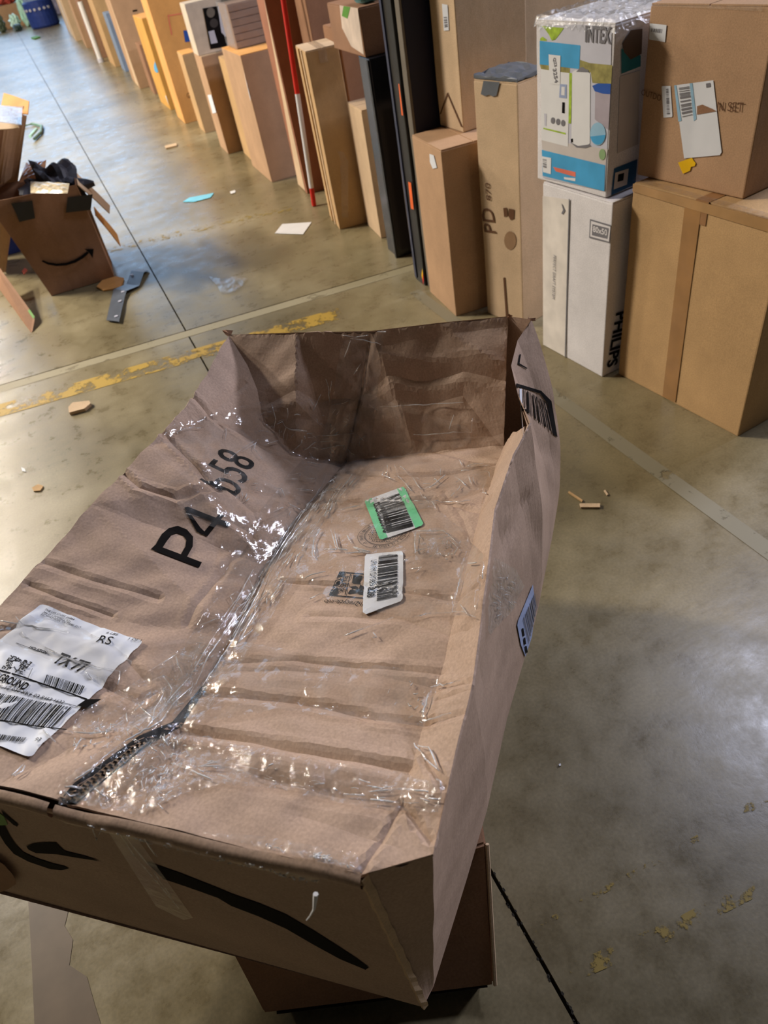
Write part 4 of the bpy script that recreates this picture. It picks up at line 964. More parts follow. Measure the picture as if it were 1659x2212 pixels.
patch(s, 'L', c6((465, 916), (492, 912), (560, 1368), (520, 1380)), PBLUE, 'label_stripe', .0042, l); patch(s, 'L', c6((665, 888), (700, 883), (752, 1345), (718, 1372)), PBLUE, 'label_stripe', .0042, l)
fbars(s, 'L', c6((525, 945), (660, 925), (700, 1300), (572, 1330)), 12, 2, INKG, .0046, l)
patch(s, 'L', c6((875, 890), (930, 880), (935, 930), (880, 945)), INKG, 'label_print', .0044, l); patch(s, 'L', c6((760, 1180), (830, 1160), (960, 1215), (1010, 1245), (760, 1290)), CARD3, 'torn_patch', .0044, l)
l = patch(s, 'L', c6((512, 1905), (690, 1843), (712, 1880), (740, 1915), (725, 1950), (680, 1960), (665, 2010), (575, 2050), (545, 1985)), YEL, 'sticker', .0032); l['label'] = 'small bright yellow sticker'
ftext(s, 'L', 'OUTDO', (1387, 204), (1429, 218), INKB, 1.1); ftext(s, 'L', 'N SET', (1551, 238), (1607, 241), INKB, 1.0)
patch(s, 'L', [(1390, 2), (1650, 12), (1648, 24), (1500, 16), (1390, 12)], TAPE2, 'clear_tape', .0034)

wb = carton('carton', 'white carton with a stamp, standing under the pool filter box', 1.609, 1.947, 4.9, .365, .36, 0, .685, WHITEC, G)
c5 = lambda *P: [(1160 + x / 5.53, 420 + y / 5.53) for x, y in P]
patch(wb, 'L', c5((60, 10), (390, 60), (355, 1950), (70, 1800)), plain('warm_white_board', srgb(226, 218, 208), .7), 'side_panel', .0022)
patch(wb, 'L', c5((388, 50), (400, 52), (350, 1960), (338, 1955)), INKG, 'panel_joint', .0035)
ftext(wb, 'L', 'PERFECT DRAFT SYSTEM', c5((205, 715))[0], c5((190, 1235))[0], INKG, 1.3)
patch(wb, 'L', c5((640, 290), (910, 370), (880, 580), (630, 515)), INKG, 'stamp_frame', .0030)
patch(wb, 'L', c5((655, 312), (893, 385), (868, 560), (645, 498)), WHITEC, 'stamp_frame', .0036)
st_ = patch(wb, 'L', c5((672, 350), (868, 400), (852, 528), (665, 482)), INKG, 'stamp', .0041)
ftext(wb, 'L', '80x50', c5((680, 440))[0], c5((850, 490))[0], WHITEC, 1.0, .0050, .02)
patch(wb, 'L', c5((300, 100), (320, 130), (345, 190), (320, 235), (300, 225), (320, 180)), INKG, 'scuff', .0042)
ftext(wb, 'N', 'PHILIPS', (1329, 676), (1309, 795), INK, 1.0, .004, .03)

ib = carton('pool_filter_box', 'white printed pool filter pump box with blue bands, on top of the white carton', 1.614, 1.991, 6, .355, .34, .69, .500, WHITEC, G, cat='box', flapmat=WHITEC)
c = lambda *P: [(1160 + x / 5.53, 40 + y / 5.53) for x, y in P]
def IP(P, m, nm='picture_print', off=.003): return patch(ib, 'L', c(*P), m, nm, off)
IP([(40, 90), (520, 70), (900, 100), (880, 900), (815, 2060), (75, 1900)], PGR, 'picture_panel', .0022)
IP([(60, 1440), (860, 1560), (825, 1745), (70, 1570)], BUFF, off=.0026)
IP([(50, 85), (150, 95), (330, 110), (280, 180), (225, 250), (185, 262), (150, 190), (95, 115)], LIME); IP([(45, 235), (75, 215), (125, 250), (120, 265), (45, 262)], LIME)
IP([(40, 265), (525, 318), (512, 600), (40, 545)], PBL)
IP([(520, 490), (640, 530), (910, 555), (895, 780), (670, 765), (650, 640), (520, 610)], OLV); IP([(40, 545), (400, 590), (400, 650), (55, 605)], OLV, off=.0026)
IP([(55, 600), (395, 650), (378, 1530), (62, 1450)], WHITE, off=.0032); IP([(395, 645), (430, 652), (414, 1252), (384, 1248)], LIME, off=.0034)
IP([(430, 640), (470, 612), (610, 622), (645, 660), (640, 1490), (590, 1525), (500, 1520), (420, 1480)], WHITE, 'pump_picture', .0036); IP([(500, 612), (520, 585), (560, 575), (590, 600), (625, 610), (630, 640), (480, 632)], INKG, 'pump_picture', .004)
IP([(400, 1470), (500, 1518), (640, 1500), (655, 1520), (590, 1545), (480, 1535)], INKG, 'pump_picture', .0038); IP([(415, 1435), (440, 1430), (440, 1475), (418, 1478)], INK, off=.0042)
IP([(705, 870), (885, 900), (862, 1330), (700, 1200)], plain('mauve_print', srgb(168, 158, 166), .5), off=.0034); IP([(670, 800), (740, 772), (892, 775), (885, 900), (800, 895), (700, 865)], DBL, off=.0038)
disc(ib, 'L', c((738, 1375))[0], 17, 25, PBLUE, 'badge', .0042); disc(ib, 'L', c((738, 1385))[0], 16, 21, PBL, 'badge', .0047, a0=0, a1=math.pi)
IP([(65, 1565), (822, 1750), (812, 2060), (75, 1875)], PBL, off=.0032); IP([(200, 1768), (470, 1830), (470, 1890), (235, 1822)], SALM, off=.0038); IP([(330, 1890), (470, 1905), (465, 1940), (335, 1915)], WHITE, off=.0038)
l = IP([(65, 1640), (180, 1662), (175, 1855), (82, 1830)], WHITE, 'label', .0042); fbars(ib, 'L', c((80, 1670), (125, 1680), (125, 1800), (85, 1790)), 6, 2, INKG, .005, l)
l = IP([(150, 425), (292, 440), (285, 790), (160, 775)], WHITE, 'label', .0042); l['label'] = 'white sticker with large upright lettering'
ftext(ib, 'L', 'QZ5', c((200, 470))[0], c((215, 580))[0], INKG, 1.2, .005, .03, l); ftext(ib, 'L', '3254', c((200, 600))[0], c((225, 770))[0], INKG, 1.1, .005, .03, l)
IP([(285, 780), (365, 785), (365, 950), (275, 940)], LILAC, off=.0040); IP([(305, 810), (345, 812), (342, 915), (300, 910)], WHITE, off=.0045); IP([(312, 995), (342, 998), (340, 1130), (308, 1125)], INK, off=.0040)
for px_ in ((200, 1215), (262, 1230), (322, 1245)): disc(ib, 'L', c(px_)[0], 4.5, 7, INKG, 'icon', .0042)
IP([(88, 1300), (352, 1362), (350, 1382), (85, 1316)], LIME, off=.0040); IP([(95, 1130), (125, 1135), (122, 1280), (100, 1275)], PGR, off=.0038)
ftext(ib, 'L', 'INTEX', c((585, 278))[0], c((888, 300))[0], INKG, 1.55, .0045, .03)
disc(ib, 'L', c((790, 1620))[0], 7, 12, plain('dull_green_print', srgb(140, 170, 120), .5), 'badge', .0042)
def IN(P, m, off=.003): return patch(ib, 'N', c(*P), m, 'side_print', off)
IN([(1000, 360), (1230, 440), (1230, 570), (1000, 660)], plain('teal_print', srgb(40, 120, 130), .5)); IN([(1010, 300), (1110, 140), (1250, 120), (1240, 420), (1110, 490), (1030, 400)], plain('umber_print', srgb(90, 70, 50), .6), .0035)
IN([(985, 690), (1220, 620), (1200, 1500), (950, 1610)], BUFF); IN([(915, 1790), (1190, 1680), (1170, 1980), (880, 2110)], plain('navy_band', srgb(30, 80, 120), .5)); IN([(925, 1840), (1085, 1790), (1065, 1980), (905, 2040)], BUFF, .004); IN([(960, 1860), (1030, 1840), (1020, 1930), (950, 1950)], INK, .0045)
# stretch film crumpled over the top of the filter box
bm = bmesh.new(); bmesh.ops.create_grid(bm, x_segments=26, y_segments=26, size=.5); rw = random.Random(5)
for v in bm.verts:
    x, y = (v.co.x + .5) * .36 - .006, (v.co.y + .5) * .37 - .006; e = max(0, -x, x - .34, -y, y - .355)
    z = .503 + rw.uniform(0, .010) + .008 * math.sin(x * 40) * math.sin(y * 34) ** 2
    if x < .004: x = -.005; z = .49 + (v.co.y * 0) - rw.random() * .02
    if y < .004: y = -.005; z = .49 - rw.random() * .02
    v.co = Vector((x, y, z))
from_bm('stretch_wrap', bm, film('white_wrap', .16, 60, .8, (.93, .93, .92), dist=.004, rough=.2), ib)

pd = carton('carton', 'tall slim carton printed PD, with grey duct tape hanging off its top', 1.598, 2.502, 12.5, .233, .20, 0, .985, CARD4, G)
ftext(pd, 'L', 'PD', (1073, 503), (1066, 450), INKB, 1.2, bold=.0); ftext(pd, 'L', '870', (1062, 433), (1059, 395), INKB, .8)
patch(pd, 'L', [(1088, 449), (1096, 448), (1098, 466), (1090, 468)], INKB, 'printed_icon'); patch(pd, 'L', [(1100, 450), (1112, 452), (1111, 472), (1104, 475), (1099, 466)], INKB, 'printed_icon'); disc(pd, 'L', (1103, 519), 13, 20, plain('faint_ink', srgb(150, 118, 86), .8), 'printed_icon', .003)
patch(pd, 'L', [(1088, 600), (1092, 598), (1098, 684), (1094, 690)], INKB, 'crease_print')
patch(pd, 'L', [(1046, 174), (1081, 177), (1074, 206), (1066, 208), (1058, 204), (1050, 207), (1040, 203)], DUCT, 'duct_tape', .004)
bm = bevelled(.0, .20, -.002, .235, .984, .992, .002, 6, .0); rw = random.Random(8)
for v in bm.verts: v.co.z += rw.random() * .012; v.co.x = v.co.x * .98 + .002
from_bm('duct_tape', bm, DUCT, pd)

md = carton('carton', 'waist-high brown carton left of the PD carton, carrying another carton', 1.415, 2.803, -5, .33, .30, 0, .750, CARD, G)
l = patch(md, 'L', [(929, 332), (938, 335), (945, 362), (936, 364), (930, 350)], PAPER, 'label'); l['label'] = 'torn scrap of white label'
om = carton('carton', 'tall tan carton with a slim bar code label, standing on the waist-high carton', 1.598, 2.933, 1.2, .203, .33, .752, 1.05, CARD4, G)
l = patch(om, 'L', [(956, 8), (968, 10), (971, 65), (960, 66)], PAPER, 'label'); fbars(om, 'L', [(960, 36), (967, 36), (969, 58), (962, 60)], 9, 3, INKG, .004, l)
for a_, b_ in (((967, 200), (951, 246)), ((967, 203), (997, 274))):
    patch(om, 'L', [a_, (a_[0] + 3, a_[1]), (b_[0] + 3, b_[1]), b_], INKB, 'torn_slit')
bh = carton('carton', 'tallest tan carton rising behind the PD carton', 2.11, 3.43, 0, .17, .55, 0, 1.75, CARD4, G)

na = carton('flat_screen_carton', 'tall carton with a grey edge and dark navy printed face, behind the waist-high carton', 1.468, 3.158, 0, .045, .58, 0, 1.75, GREY, G, flaps=False)
block('navy_panel', na, NAVY, .012, .57, -.003, -.0005, .03, 1.74)
bs = carton('flat_screen_carton', 'tall black slab carton with orange corner clips and a red and yellow tip', 1.458, 3.215, 0, .11, .6, 0, 1.75, BLACKP, G, flaps=False)
for y0, y1 in ((180, 250), (392, 452)):
    xa, xb = (863, 873) if y0 == 180 else (884, 893); l = patch(bs, 'L', [(xa, y0), (xa + 6, y0 + 2), (xb + 3, y1), (xb - 3, y1 - 2)], ORANGE, 'corner_clip', .006); l['label'] = 'orange clip'
patch(bs, 'L', [(912, 594), (930, 590), (931, 600), (914, 604)], YEL, 'tip_band', .004); patch(bs, 'L', [(914, 604), (931, 600), (932, 614), (916, 617)], RED, 'tip_band', .004)
block('steel_edge', bs, plain('blue_steel', srgb(52, 58, 86), .35, .5, .3), -.006, .0, .085, .105, .02, 1.72)
gb_ = carton('flat_screen_carton', 'lower grey-brown slab carton left of the black one with orange clips', 1.55, 3.43, -4, .14, .5, 0, .74, card('grey_brown_card', srgb(112, 92, 76)), G, flaps=False)
patch(gb_, 'L', [(866, 262), (876, 262), (893, 380), (884, 384)], INKG, 'faded_print')
bg = carton('flat_screen_carton', 'glossy dark grey slab carton with white lettering near its top', 1.51, 3.66, -4, .16, .5, 0, .985, BLACKG, G, flaps=False)
l = patch(bg, 'L', [(801, 128), (811, 130), (815, 176), (806, 178)], PAPER, 'label'); patch(bg, 'L', [(803, 140), (810, 141), (812, 150), (805, 150)], INKG, 'label_print', .004, l)
block('edge_channel', bg, BLACKP, -.01, .0, -.002, .02, .0, .98)
ws = carton('flat_screen_carton', 'thin pale slab carton with a white edge, left of the glossy dark one', 1.565, 3.875, -4, .055, .9, 0, .95, plain('pale_edge', srgb(200, 190, 184), .6), G, flaps=False)
patch(ws, 'L', [(806, 280), (813, 280), (836, 440), (830, 445)], PBLUE, 'edge_print')
lt_ = carton('carton', 'low tan carton tucked left of the pale slab carton', 1.56, 4.0, -6.5, .28, .4, 0, .705, CARD4, G)
wr = carton('carton', 'dark brown carton with a scuffed pale side, on top of the slab cartons', 1.51, 3.70, -3, .48, .55, .988, .20, CARD3, G)
patch(wr, 'L', [(732, -5), (786, -5), (787, 118), (760, 100), (740, 60)], plain('scuffed_white', srgb(205, 186, 168), .6, var=.15), 'pale_side', .003)
patch(wr, 'L', [(742, 2), (756, 0), (752, 40), (740, 34)], GREENP, 'green_print', .004)

tt = carton('carton', 'tall thin carton with a pale doubled edge and cloudy tape near its foot', 1.424, 4.351, -8.7, .30, .19, 0, .983, CARD2, G, flapmat=CARD4, tape=TAPE2)
block('edge_board', tt, CARD4, -.006, 0, .10, .125, .004, .978); block('edge_board', tt, CARD2, -.008, 0, .18, .21, .004, .978)
patch(tt, 'N', [(728, 325), (742, 328), (752, 350), (752, 470), (738, 470), (735, 345)], TAPE2, 'clear_tape', .004)
cb = carton('carton', 'dark brown carton directly behind the tall thin carton', 1.68, 4.47, -4, .3, .5, 0, 1.03, CARD3, G)
V, Fc = tube([(0, 0, 0), (.10, .02, 1.2)], .017, 12)
rod = thing('striped_pole', 'red and white striped pole leaning between the cartons', 'pole', (1.46, 4.93, .0))
p0_, p1_ = Vector((0, 0, .004)), Vector((.135, .08, 1.55)); fr3 = [0, .075, .44, 1.0]
for i in range(3):
    V, Fc = tube([p0_.lerp(p1_, fr3[i]), p0_.lerp(p1_, fr3[i + 1])], .016, 12); o = obj('pole_section', V, Fc, [RED, WHITE, RED][i], rod); o['label'] = ['red foot', 'white middle', 'red upper length'][i]
dk = carton('carton', 'very tall dark brown carton behind the striped pole', 1.66, 4.88, -2, .22, .5, 0, 1.6, CARD3, G)
rb = carton('carton', 'very tall reddish-brown carton left of the striped pole, with a pale left edge', 1.516, 5.224, -5.4, .28, .33, 0, 1.6, card('reddish_card', srgb(160, 108, 82)), G)
patch(rb, 'L', [(583, -10), (592, -10), (660, 412), (642, 395)], CARD4, 'pale_panel')
fa_ = carton('carton', 'chest-high carton with a white label on its edge, under the striped wood-grain package', 1.404, 5.753, -2, .62, .32, 0, .860, CARD, G, flapmat=CARDO)
l = patch(fa_, 'L', [(530, 150), (537, 150), (548, 215), (542, 218)], PAPER, 'label')
sg = carton('wrapped_package', 'film-wrapped package of grey-brown boards lying on the chest-high carton', 1.47, 6.05, -2, .3, .42, .862, .27, card('weathered_board', srgb(150, 126, 108)), G, flaps=False, cat='package')
for i in range(6): block('board', sg, MATS['weathered_board'], .0, .42, -.008, 0, .005 + i * .044, .044 + i * .044, .002)
block('stretch_wrap', sg, WRAP, -.012, .432, -.014, .31, -.0, .284)
yl_ = carton('carton', 'yellow-tan carton squeezed between two brown cartons', 1.46, 6.46, -4, .4, .3, 0, .75, CARD2, G)
g_ = carton('carton', 'brown carton with a long white label on its edge, under the black picture box', 1.367, 6.964, -3, .36, .32, 0, .765, CARD, G, flapmat=CARD4, tape=TAPE2)
patch(g_, 'L', [(449, 205), (459, 206), (470, 245), (460, 245)], PAPER, 'label')
pb = carton('picture_box', 'cream carton with a black picture of round grills, on a brown carton', 1.36, 7.0, -3, .26, .30, .767, .36, plain('cream_frame', srgb(206, 190, 168), .6), G, cat='box')
patch(pb, 'N', [(438, 18), (486, 10), (492, 100), (455, 106)], INK, 'picture'); disc(pb, 'N', (455, 27), 9, 11, GREY, 'round_picture', .004); disc(pb, 'N', (462, 50), 9, 10, plain('dim_grey', srgb(60, 56, 54), .5), 'round_picture', .004)
patch(pb, 'N', [(450, 68), (462, 65), (470, 92), (456, 95)], PGR, 'caption_print', .004)
patch(pb, 'N', [(470, 14), (482, 12), (488, 80), (478, 70)], PGR, 'caption_print', .0045)
nk = carton('carton', 'narrow brown carton left of the white-labelled carton', 1.402, 8.02, -3.5, .35, .30, 0, .69, CARD2, G, flapmat=CARDO, tape=TAPE2)
oj = carton('carton', 'tall orange-tan carton with a blue label and faint red print', 1.345, 8.725, -2, .5, .42, 0, 1.5, CARDO, G)
patch(oj, 'N', [(396, 66), (419, 64), (421, 88), (400, 91)], DBL, 'blue_label', .004); ftext(oj, 'N', 'GC', (405, 212), (418, 210), INKB, 1.4)
for P_ in ([(362, 33), (400, 27), (402, 29), (364, 35)], [(362, 33), (364, 33), (372, 75), (370, 76)]): patch(oj, 'N', P_, SALM, 'faint_print')
ye = carton('carton', 'shorter yellow-tan carton with a round blue sticker', 1.375, 9.68, -1, .72, .32, 0, .91, card('yellow_card', srgb(206, 156, 78)), G, flapmat=CARDO, tape=TAPE2)
disc(ye, 'L', (340, 144), 7, 13, PBL, 'sticker', .004); patch(ye, 'L', [(358, 208), (363, 209), (372, 228), (368, 230)], PAPER, 'label')
ds = carton('carton', 'low dark carton just beyond the yellow-tan one', 1.428, 11.006, -2, .4, .32, 0, .56, CARD3, G)
lb_ = carton('carton', 'tall brown carton with a pale left edge, beyond the yellow-tan carton', 1.351, 11.752, -3, 1.1, .42, 0, 1.4, CARD, G)
patch(lb_, 'L', [(236, -5), (246, -5), (302, 188), (294, 182)], CARD4, 'pale_panel')
for i in range(5): patch(lb_, 'N', [(286 + i * 3, 22 + i * 9), (296 + i * 3, 20 + i * 9), (297 + i * 3, 24 + i * 9), (287 + i * 3, 26 + i * 9)], INK, 'printed_mark')
blu = carton('carton', 'grey-blue carton in a gap in the far row', 1.45, 13.75, -1, .5, .3, 0, .78, plain('grey_blue_board', srgb(120, 136, 160), .6), G)
tn = carton('carton', 'tall golden carton beside the leaning white pipe', 1.404, 14.6, -1, .9, .4, 0, 1.4, CARD2, G)
V, Fc = tube([(0, 0, .03), (.01, .0, .9)], .045, 14)
pp = thing('white_pipe', 'white pipe standing upright in the far row', 'pipe', (1.30, 15.75, 0)); obj('pipe_tube', V, Fc, WHITE, pp); V, Fc = tube([(0, 0, 0), (0, 0, .06)], .055, 14); obj('pipe_collar', V, Fc, PGR, pp)
dn_ = carton('carton', 'wide dark brown carton with two dark hand holes, far down the row', 1.33, 16.3, -2, 1.2, .5, 0, 1.2, CARD3, G)
disc(dn_, 'N', (190, 60), 5, 5, INK, 'hand_hole', .004); disc(dn_, 'N', (205, 110), 5, 4, INK, 'hand_hole', .004)
f1 = carton('carton', 'far carton with a red stripe and white label', 1.36, 18.6, -2, 1.0, .45, 0, 1.2, CARD, G)
patch(f1, 'L', [(186, 40), (190, 40), (200, 70), (196, 72)], RED, 'red_stripe'); patch(f1, 'L', [(180, 18), (184, 18), (190, 38), (186, 40)], PAPER, 'label')
f2 = carton('carton', 'tan carton at the far end of the row, before the blue barrel', 1.33, 20.6, -2, 1.3, .5, 0, 1.1, CARD4, G)
f3 = carton('carton', 'pale carton at the very end of the row, beside the blue barrel', 1.42, 23.2, -2, 1.4, .5, 0, 1.2, CARD4, G)
f4 = carton('carton', 'small white-sided carton just before the end of the row', 1.38, 22.2, -2, .7, .5, 0, .95, plain('off_white_board', srgb(212, 200, 188), .7), G)

# plastic bags on top of the dark brown carton
def crumple(name, loc_, sc, mat, seed, parent=None, sub=4, amp=.28, flat=True):
    bm = bmesh.new(); bmesh.ops.create_icosphere(bm, subdivisions=sub, radius=1); rw = random.Random(seed)
    ph = [(rw.uniform(2, 7), rw.uniform(2, 7), rw.uniform(2, 7), rw.uniform(0, 6)) for _ in range(6)]
    for v in bm.verts:
        n = v.co.normalized(); k = 1
        for i, (a, b_, c_2, d_) in enumerate(ph): k += amp / (1 + .5 * i) * (abs(math.sin(n.x * a + n.y * b_ * .6 + d_ + i)) - .55) * (1 if i % 2 else -1) * .6 + amp * .12 * math.sin(n.z * c_2 * 2 + n.x * 9)
        v.co = Vector((n.x * k * sc[0], n.y * k * sc[1], max(n.z * k * sc[2], -sc[2] * .8) if flat else n.z * k * sc[2]))
    zm = min(v.co.z for v in bm.verts)
    for v in bm.verts: v.co.z -= zm
    o = from_bm(name, bm, mat, parent); o.location = loc_; return o
GP = 'plastic bags lying on the dark brown carton'
tag(crumple('plastic_bag', (1.595, 3.80, 1.192), (.065, .07, .07), plain('turquoise_film', srgb(120, 190, 200), .25, .6), 3), 'turquoise plastic bag on the dark brown carton', 'bag', GP)
tag(crumple('plastic_bag', (1.77, 3.78, 1.192), (.065, .07, .08), plain('white_film', srgb(220, 220, 232), .2, .7, var=.2, scale=60), 4), 'white crinkled plastic bag on the dark brown carton', 'bag', GP)
tag(crumple('plastic_bag', (1.92, 3.80, 1.192), (.05, .06, .07), plain('pink_film', srgb(220, 150, 180), .25, .6), 5), 'pink plastic bag on the dark brown carton', 'bag', GP)

# ------------------------------------------------------------------ left of the aisle
# taped carton full of returns
ac = thing('open_carton', 'open brown carton stuffed with bags, black tape and curved arrow print on its side', 'carton', (-.40, 4.809, 0), math.radians(-4))
th = .006; fw0, fw1, dp, hh = .40, .50, .36, .60
def quadwall(nm, b0, b1, t0, t1, mat=CARD3): 
    b0, b1, t0, t1 = map(Vector, (b0, b1, t0, t1)); n = 6; V = []; Fc = []
    for k in range(n + 1):
        for i in range(n + 1): 
            p = b0.lerp(b1, i / n).lerp(t0.lerp(t1, i / n), k / n); e = .006 * math.sin(i * .9 + k * .5) * (4 * (k / n) * (1 - k / n)); V.append(p + Vector((e * .3, e, 0)))
    for k in range(n):
        for i in range(n): a_ = k * (n + 1) + i; Fc.append((a_, a_ + 1, a_ + n + 2, a_ + n + 1))
    o = obj(nm, V, Fc, mat, ac); o.modifiers.new('b', 'SOLIDIFY').thickness = .005; return o
tl, tr = (-.09, 0, .60), (.41, -.01, .575)
quadwall('side_panel', (0, 0, .003), (fw0, 0, .003), tl, tr); quadwall('side_panel', (0, dp, .003), (fw0, dp, .003), (-.09, .38, .6), (.41, .38, .58))
quadwall('side_panel', (0, 0, .003), (0, dp, .003), tl, (-.09, .38, .6)); quadwall('side_panel', (fw0, 0, .003), (fw0, dp, .003), tr, (.41, .38, .58))
obj('bottom_panel', [(0, 0, .004), (fw0, 0, .004), (fw0, dp, .004), (0, dp, .004)], [(0, 1, 2, 3)], CARD3, ac)
quadwall('open_flap', (.415, .0, .57), (.41, .34, .57), (.52, .05, .36), (.53, .30, .34), CARD4); quadwall('open_flap', (.43, .18, .34), (.43, .38, .34), (.50, .18, .12), (.50, .38, .14), CARDO)
quadwall('open_flap', (-.09, 0, .6), (-.09, .36, .6), (-.15, 0, .54), (-.16, .36, .54), CARD3)
ac['dims'] = (.6, .36, .6)
patch(ac, 'N', [(24, 438), (70, 432), (76, 470), (42, 478), (36, 462)], DARKTAPE, 'black_tape', .016); patch(ac, 'N', [(146, 425), (200, 418), (196, 452), (142, 458)], DARKTAPE, 'black_tape', .016)
for k, (x, y) in enumerate(()): pass
arc = [(90, 563), (104, 570), (122, 573), (142, 572), (162, 566), (180, 556), (192, 545)]
up = [(92, 560), (106, 565), (122, 567), (142, 566), (160, 560), (176, 551), (188, 541)]
patch(ac, 'N', arc + up[::-1], INK, 'printed_arc', .016); patch(ac, 'N', [(182, 536), (202, 536), (200, 556), (195, 548), (190, 542)], INK, 'printed_arc', .0165)
bl_ = crumple('garment_bag', (-.12, 5.0, .43), (.17, .14, .13), plain('dark_grey_fabric', srgb(52, 52, 58), .6, .4, var=.3), 7, amp=.5); tag(bl_, 'dark grey bundled garment bag on top of the open carton', 'bag')
GM = 'padded mailers sticking out of the open carton'
def mailer(label, pts4, mat, th_=.014):
    p = [Vector(q) for q in pts4]; n = (p[1] - p[0]).cross(p[3] - p[0]).normalized() * th_; k = 8; V = []
    for sgn in (-1, 1):
        for j in range(k + 1):
            for i in range(k + 1):
                u, v = i / k, j / k; q = p[0].lerp(p[1], u).lerp(p[3].lerp(p[2], u), v); pf = (4 * u * (1 - u) * 4 * v * (1 - v)) ** .4; V.append(q + n * sgn * pf * (1 + .25 * math.sin(i * 2.3 + j * 1.7)))
    m = (k + 1) ** 2; Fc = []
    for s0 in (0, m):
        for j in range(k):
            for i in range(k): a_ = s0 + j * (k + 1) + i; Fc.append((a_, a_ + 1, a_ + k + 2, a_ + k + 1))
    o = obj('padded_mailer', V, Fc, mat); tag(o, label, 'mailer', GM); return o
mailer('tan padded mailer leaning in the left of the open carton', [at(40, 394, .605), at(95, 392, .605), at(100, 345, .67), at(56, 352, .66)], plain('tan_film', srgb(196, 146, 106), .25, .6, var=.2))
mailer('pale gold padded mailer lying flat on the rim of the open carton', [at(66, 417, .612), at(146, 418, .612), at(150, 396, .63), at(66, 392, .63)], plain('gold_film', srgb(214, 196, 160), .25, .6, var=.3, scale=40))

# leaning torn carton at the left edge and its fallen side board
lc_ = thing('torn_carton', 'torn leaning carton with crumpled open flaps at the left edge', 'carton', (-.75, 4.6, 0))
Lb, Lt = [], []
for (x, y, z) in ((12, 583, .15), (-60, 600, .15)): Lb.append(at(x, y, z))
pts8 = [at(-80, 590, .02), at(12, 588, .02), at(58, 250, .93), at(-60, 290, .93)]
bk2 = Vector((-.12, .42, 0)); o8 = Vector((-.75, 4.6, 0)); P8 = [p - o8 for p in pts8]
def wallq(nm, a, b_, c_2, d_, mat, par): 
    V = []; n = 6
    for k in range(n + 1):
        for i in range(n + 1): V.append(a.lerp(b_, i / n).lerp(d_.lerp(c_2, i / n), k / n) + Vector((0, .006 * math.sin(i * 1.1 + k * .8), 0)))
    Fc = [(k * (n + 1) + i, k * (n + 1) + i + 1, (k + 1) * (n + 1) + i + 1, (k + 1) * (n + 1) + i) for k in range(n) for i in range(n)]
    o = obj(nm, V, Fc, mat, par); o.modifiers.new('b', 'SOLIDIFY').thickness = .005; return o
mids = P8[1].lerp(P8[0], .45); midt = P8[2].lerp(P8[3], .42)
wallq('side_panel', P8[0], mids, midt, P8[3], CARD3, lc_); wallq('side_panel', mids, P8[1], P8[2], midt, CARD, lc_)
wallq('side_panel', P8[1], P8[1] + bk2, P8[2] + bk2, P8[2], CARD, lc_); wallq('side_panel', P8[0] + bk2, P8[1] + bk2, P8[2] + bk2, P8[3] + bk2, CARD3, lc_)
f = lambda x, y, z: at(x, y, z) - o8
wallq('open_flap', f(-30, 282, .93), f(40, 276, .93), f(36, 258, .97), f(-30, 244, .97), CARD4, lc_); wallq('open_flap', f(-20, 262, .95), f(48, 252, .96), f(50, 228, .99), f(-20, 232, .98), CARD, lc_)
wallq('open_flap', f(0, 240, .97), f(60, 246, .97), f(62, 218, 1.0), f(8, 200, 1.01), CARDO, lc_); wallq('stretch_wrap', f(-10, 262, 1.0), f(46, 268, .99), f(48, 232, 1.0), f(-10, 226, 1.01), TAPE2, lc_)
bd = thing('cardboard_strip', 'long strip of torn cardboard with a green tip, fallen beside the leaning carton', 'strip', (0, 0, 0))
a_, b_ = at(-20, 560, .22), at(78, 700, .0); w_ = Vector((-.035, -.11, 0))
V = [a_, b_ + Vector((0, 0, .03)), b_ + w_ + Vector((0, 0, .0)), a_ + w_ - Vector((0, 0, .10))]; V2_ = [v + Vector((.012, .012, .006)) for v in V]
obj('board', V + V2_, [(0, 1, 2, 3), (7, 6, 5, 4), (0, 4, 5, 1), (1, 5, 6, 2), (2, 6, 7, 3), (3, 7, 4, 0)], CARD3, bd)
q_ = [V[0].lerp(V[1], .88), V[1], V2_[1], V2_[0].lerp(V2_[1], .88)]; obj('green_tip', [v + Vector((0, 0, .003)) for v in q_], [(0, 1, 2, 3)], GREENP, bd)
dbx = carton('plastic_bin', 'dark blue bin partly hidden behind the open carton', -.78, 5.95, -5, .3, .35, 0, .38, BLUEB, None, flaps=False, cat='bin')
block('bin_rim', dbx, BLUEB, -.012, .362, -.012, .312, .36, .384, .004)

# ------------------------------------------------------------------ litter on the floor
def chip(name, P, z, th_, mat, label, cat, group=None):
    c2 = [Vector((p.x, p.y, z)) for p in P]; n = len(c2)
    cen_ = sum(c2, Vector()) / n
    V = [v - cen_ for v in c2] + [v - cen_ + Vector((0, 0, th_)) for v in c2]
    o = obj(name, V, [tuple(range(n))[::-1], tuple(range(n, 2 * n))] + [(i, (i + 1) % n, n + (i + 1) % n, n + i) for i in range(n)], mat); o.location = cen_
    return tag(o, label, cat, group)
fp_ = lambda *P: [at(x, y, 0) for x, y in P]
chip('paper_sheet', fp_((594, 505), (610, 485), (673, 481), (655, 507)), .002, .002, WHITE, 'white sheet of paper on the floor before the tall thin carton', 'paper')
chip('wood_scrap', fp_((151, 886), (160, 876), (196, 872), (199, 878), (186, 889), (153, 898)), .002, .016, CARD4, 'pale splintered block on the floor beside the worn yellow line', 'scrap')
GC_ = 'wood splinters on the floor right of the crushed carton'
chip('wood_splinter', fp_((1252, 1091), (1296, 1091), (1296, 1099), (1254, 1099)), .002, .006, CARD4, 'short thick straw-coloured splinter, right of the crushed carton', 'splinter', GC_)
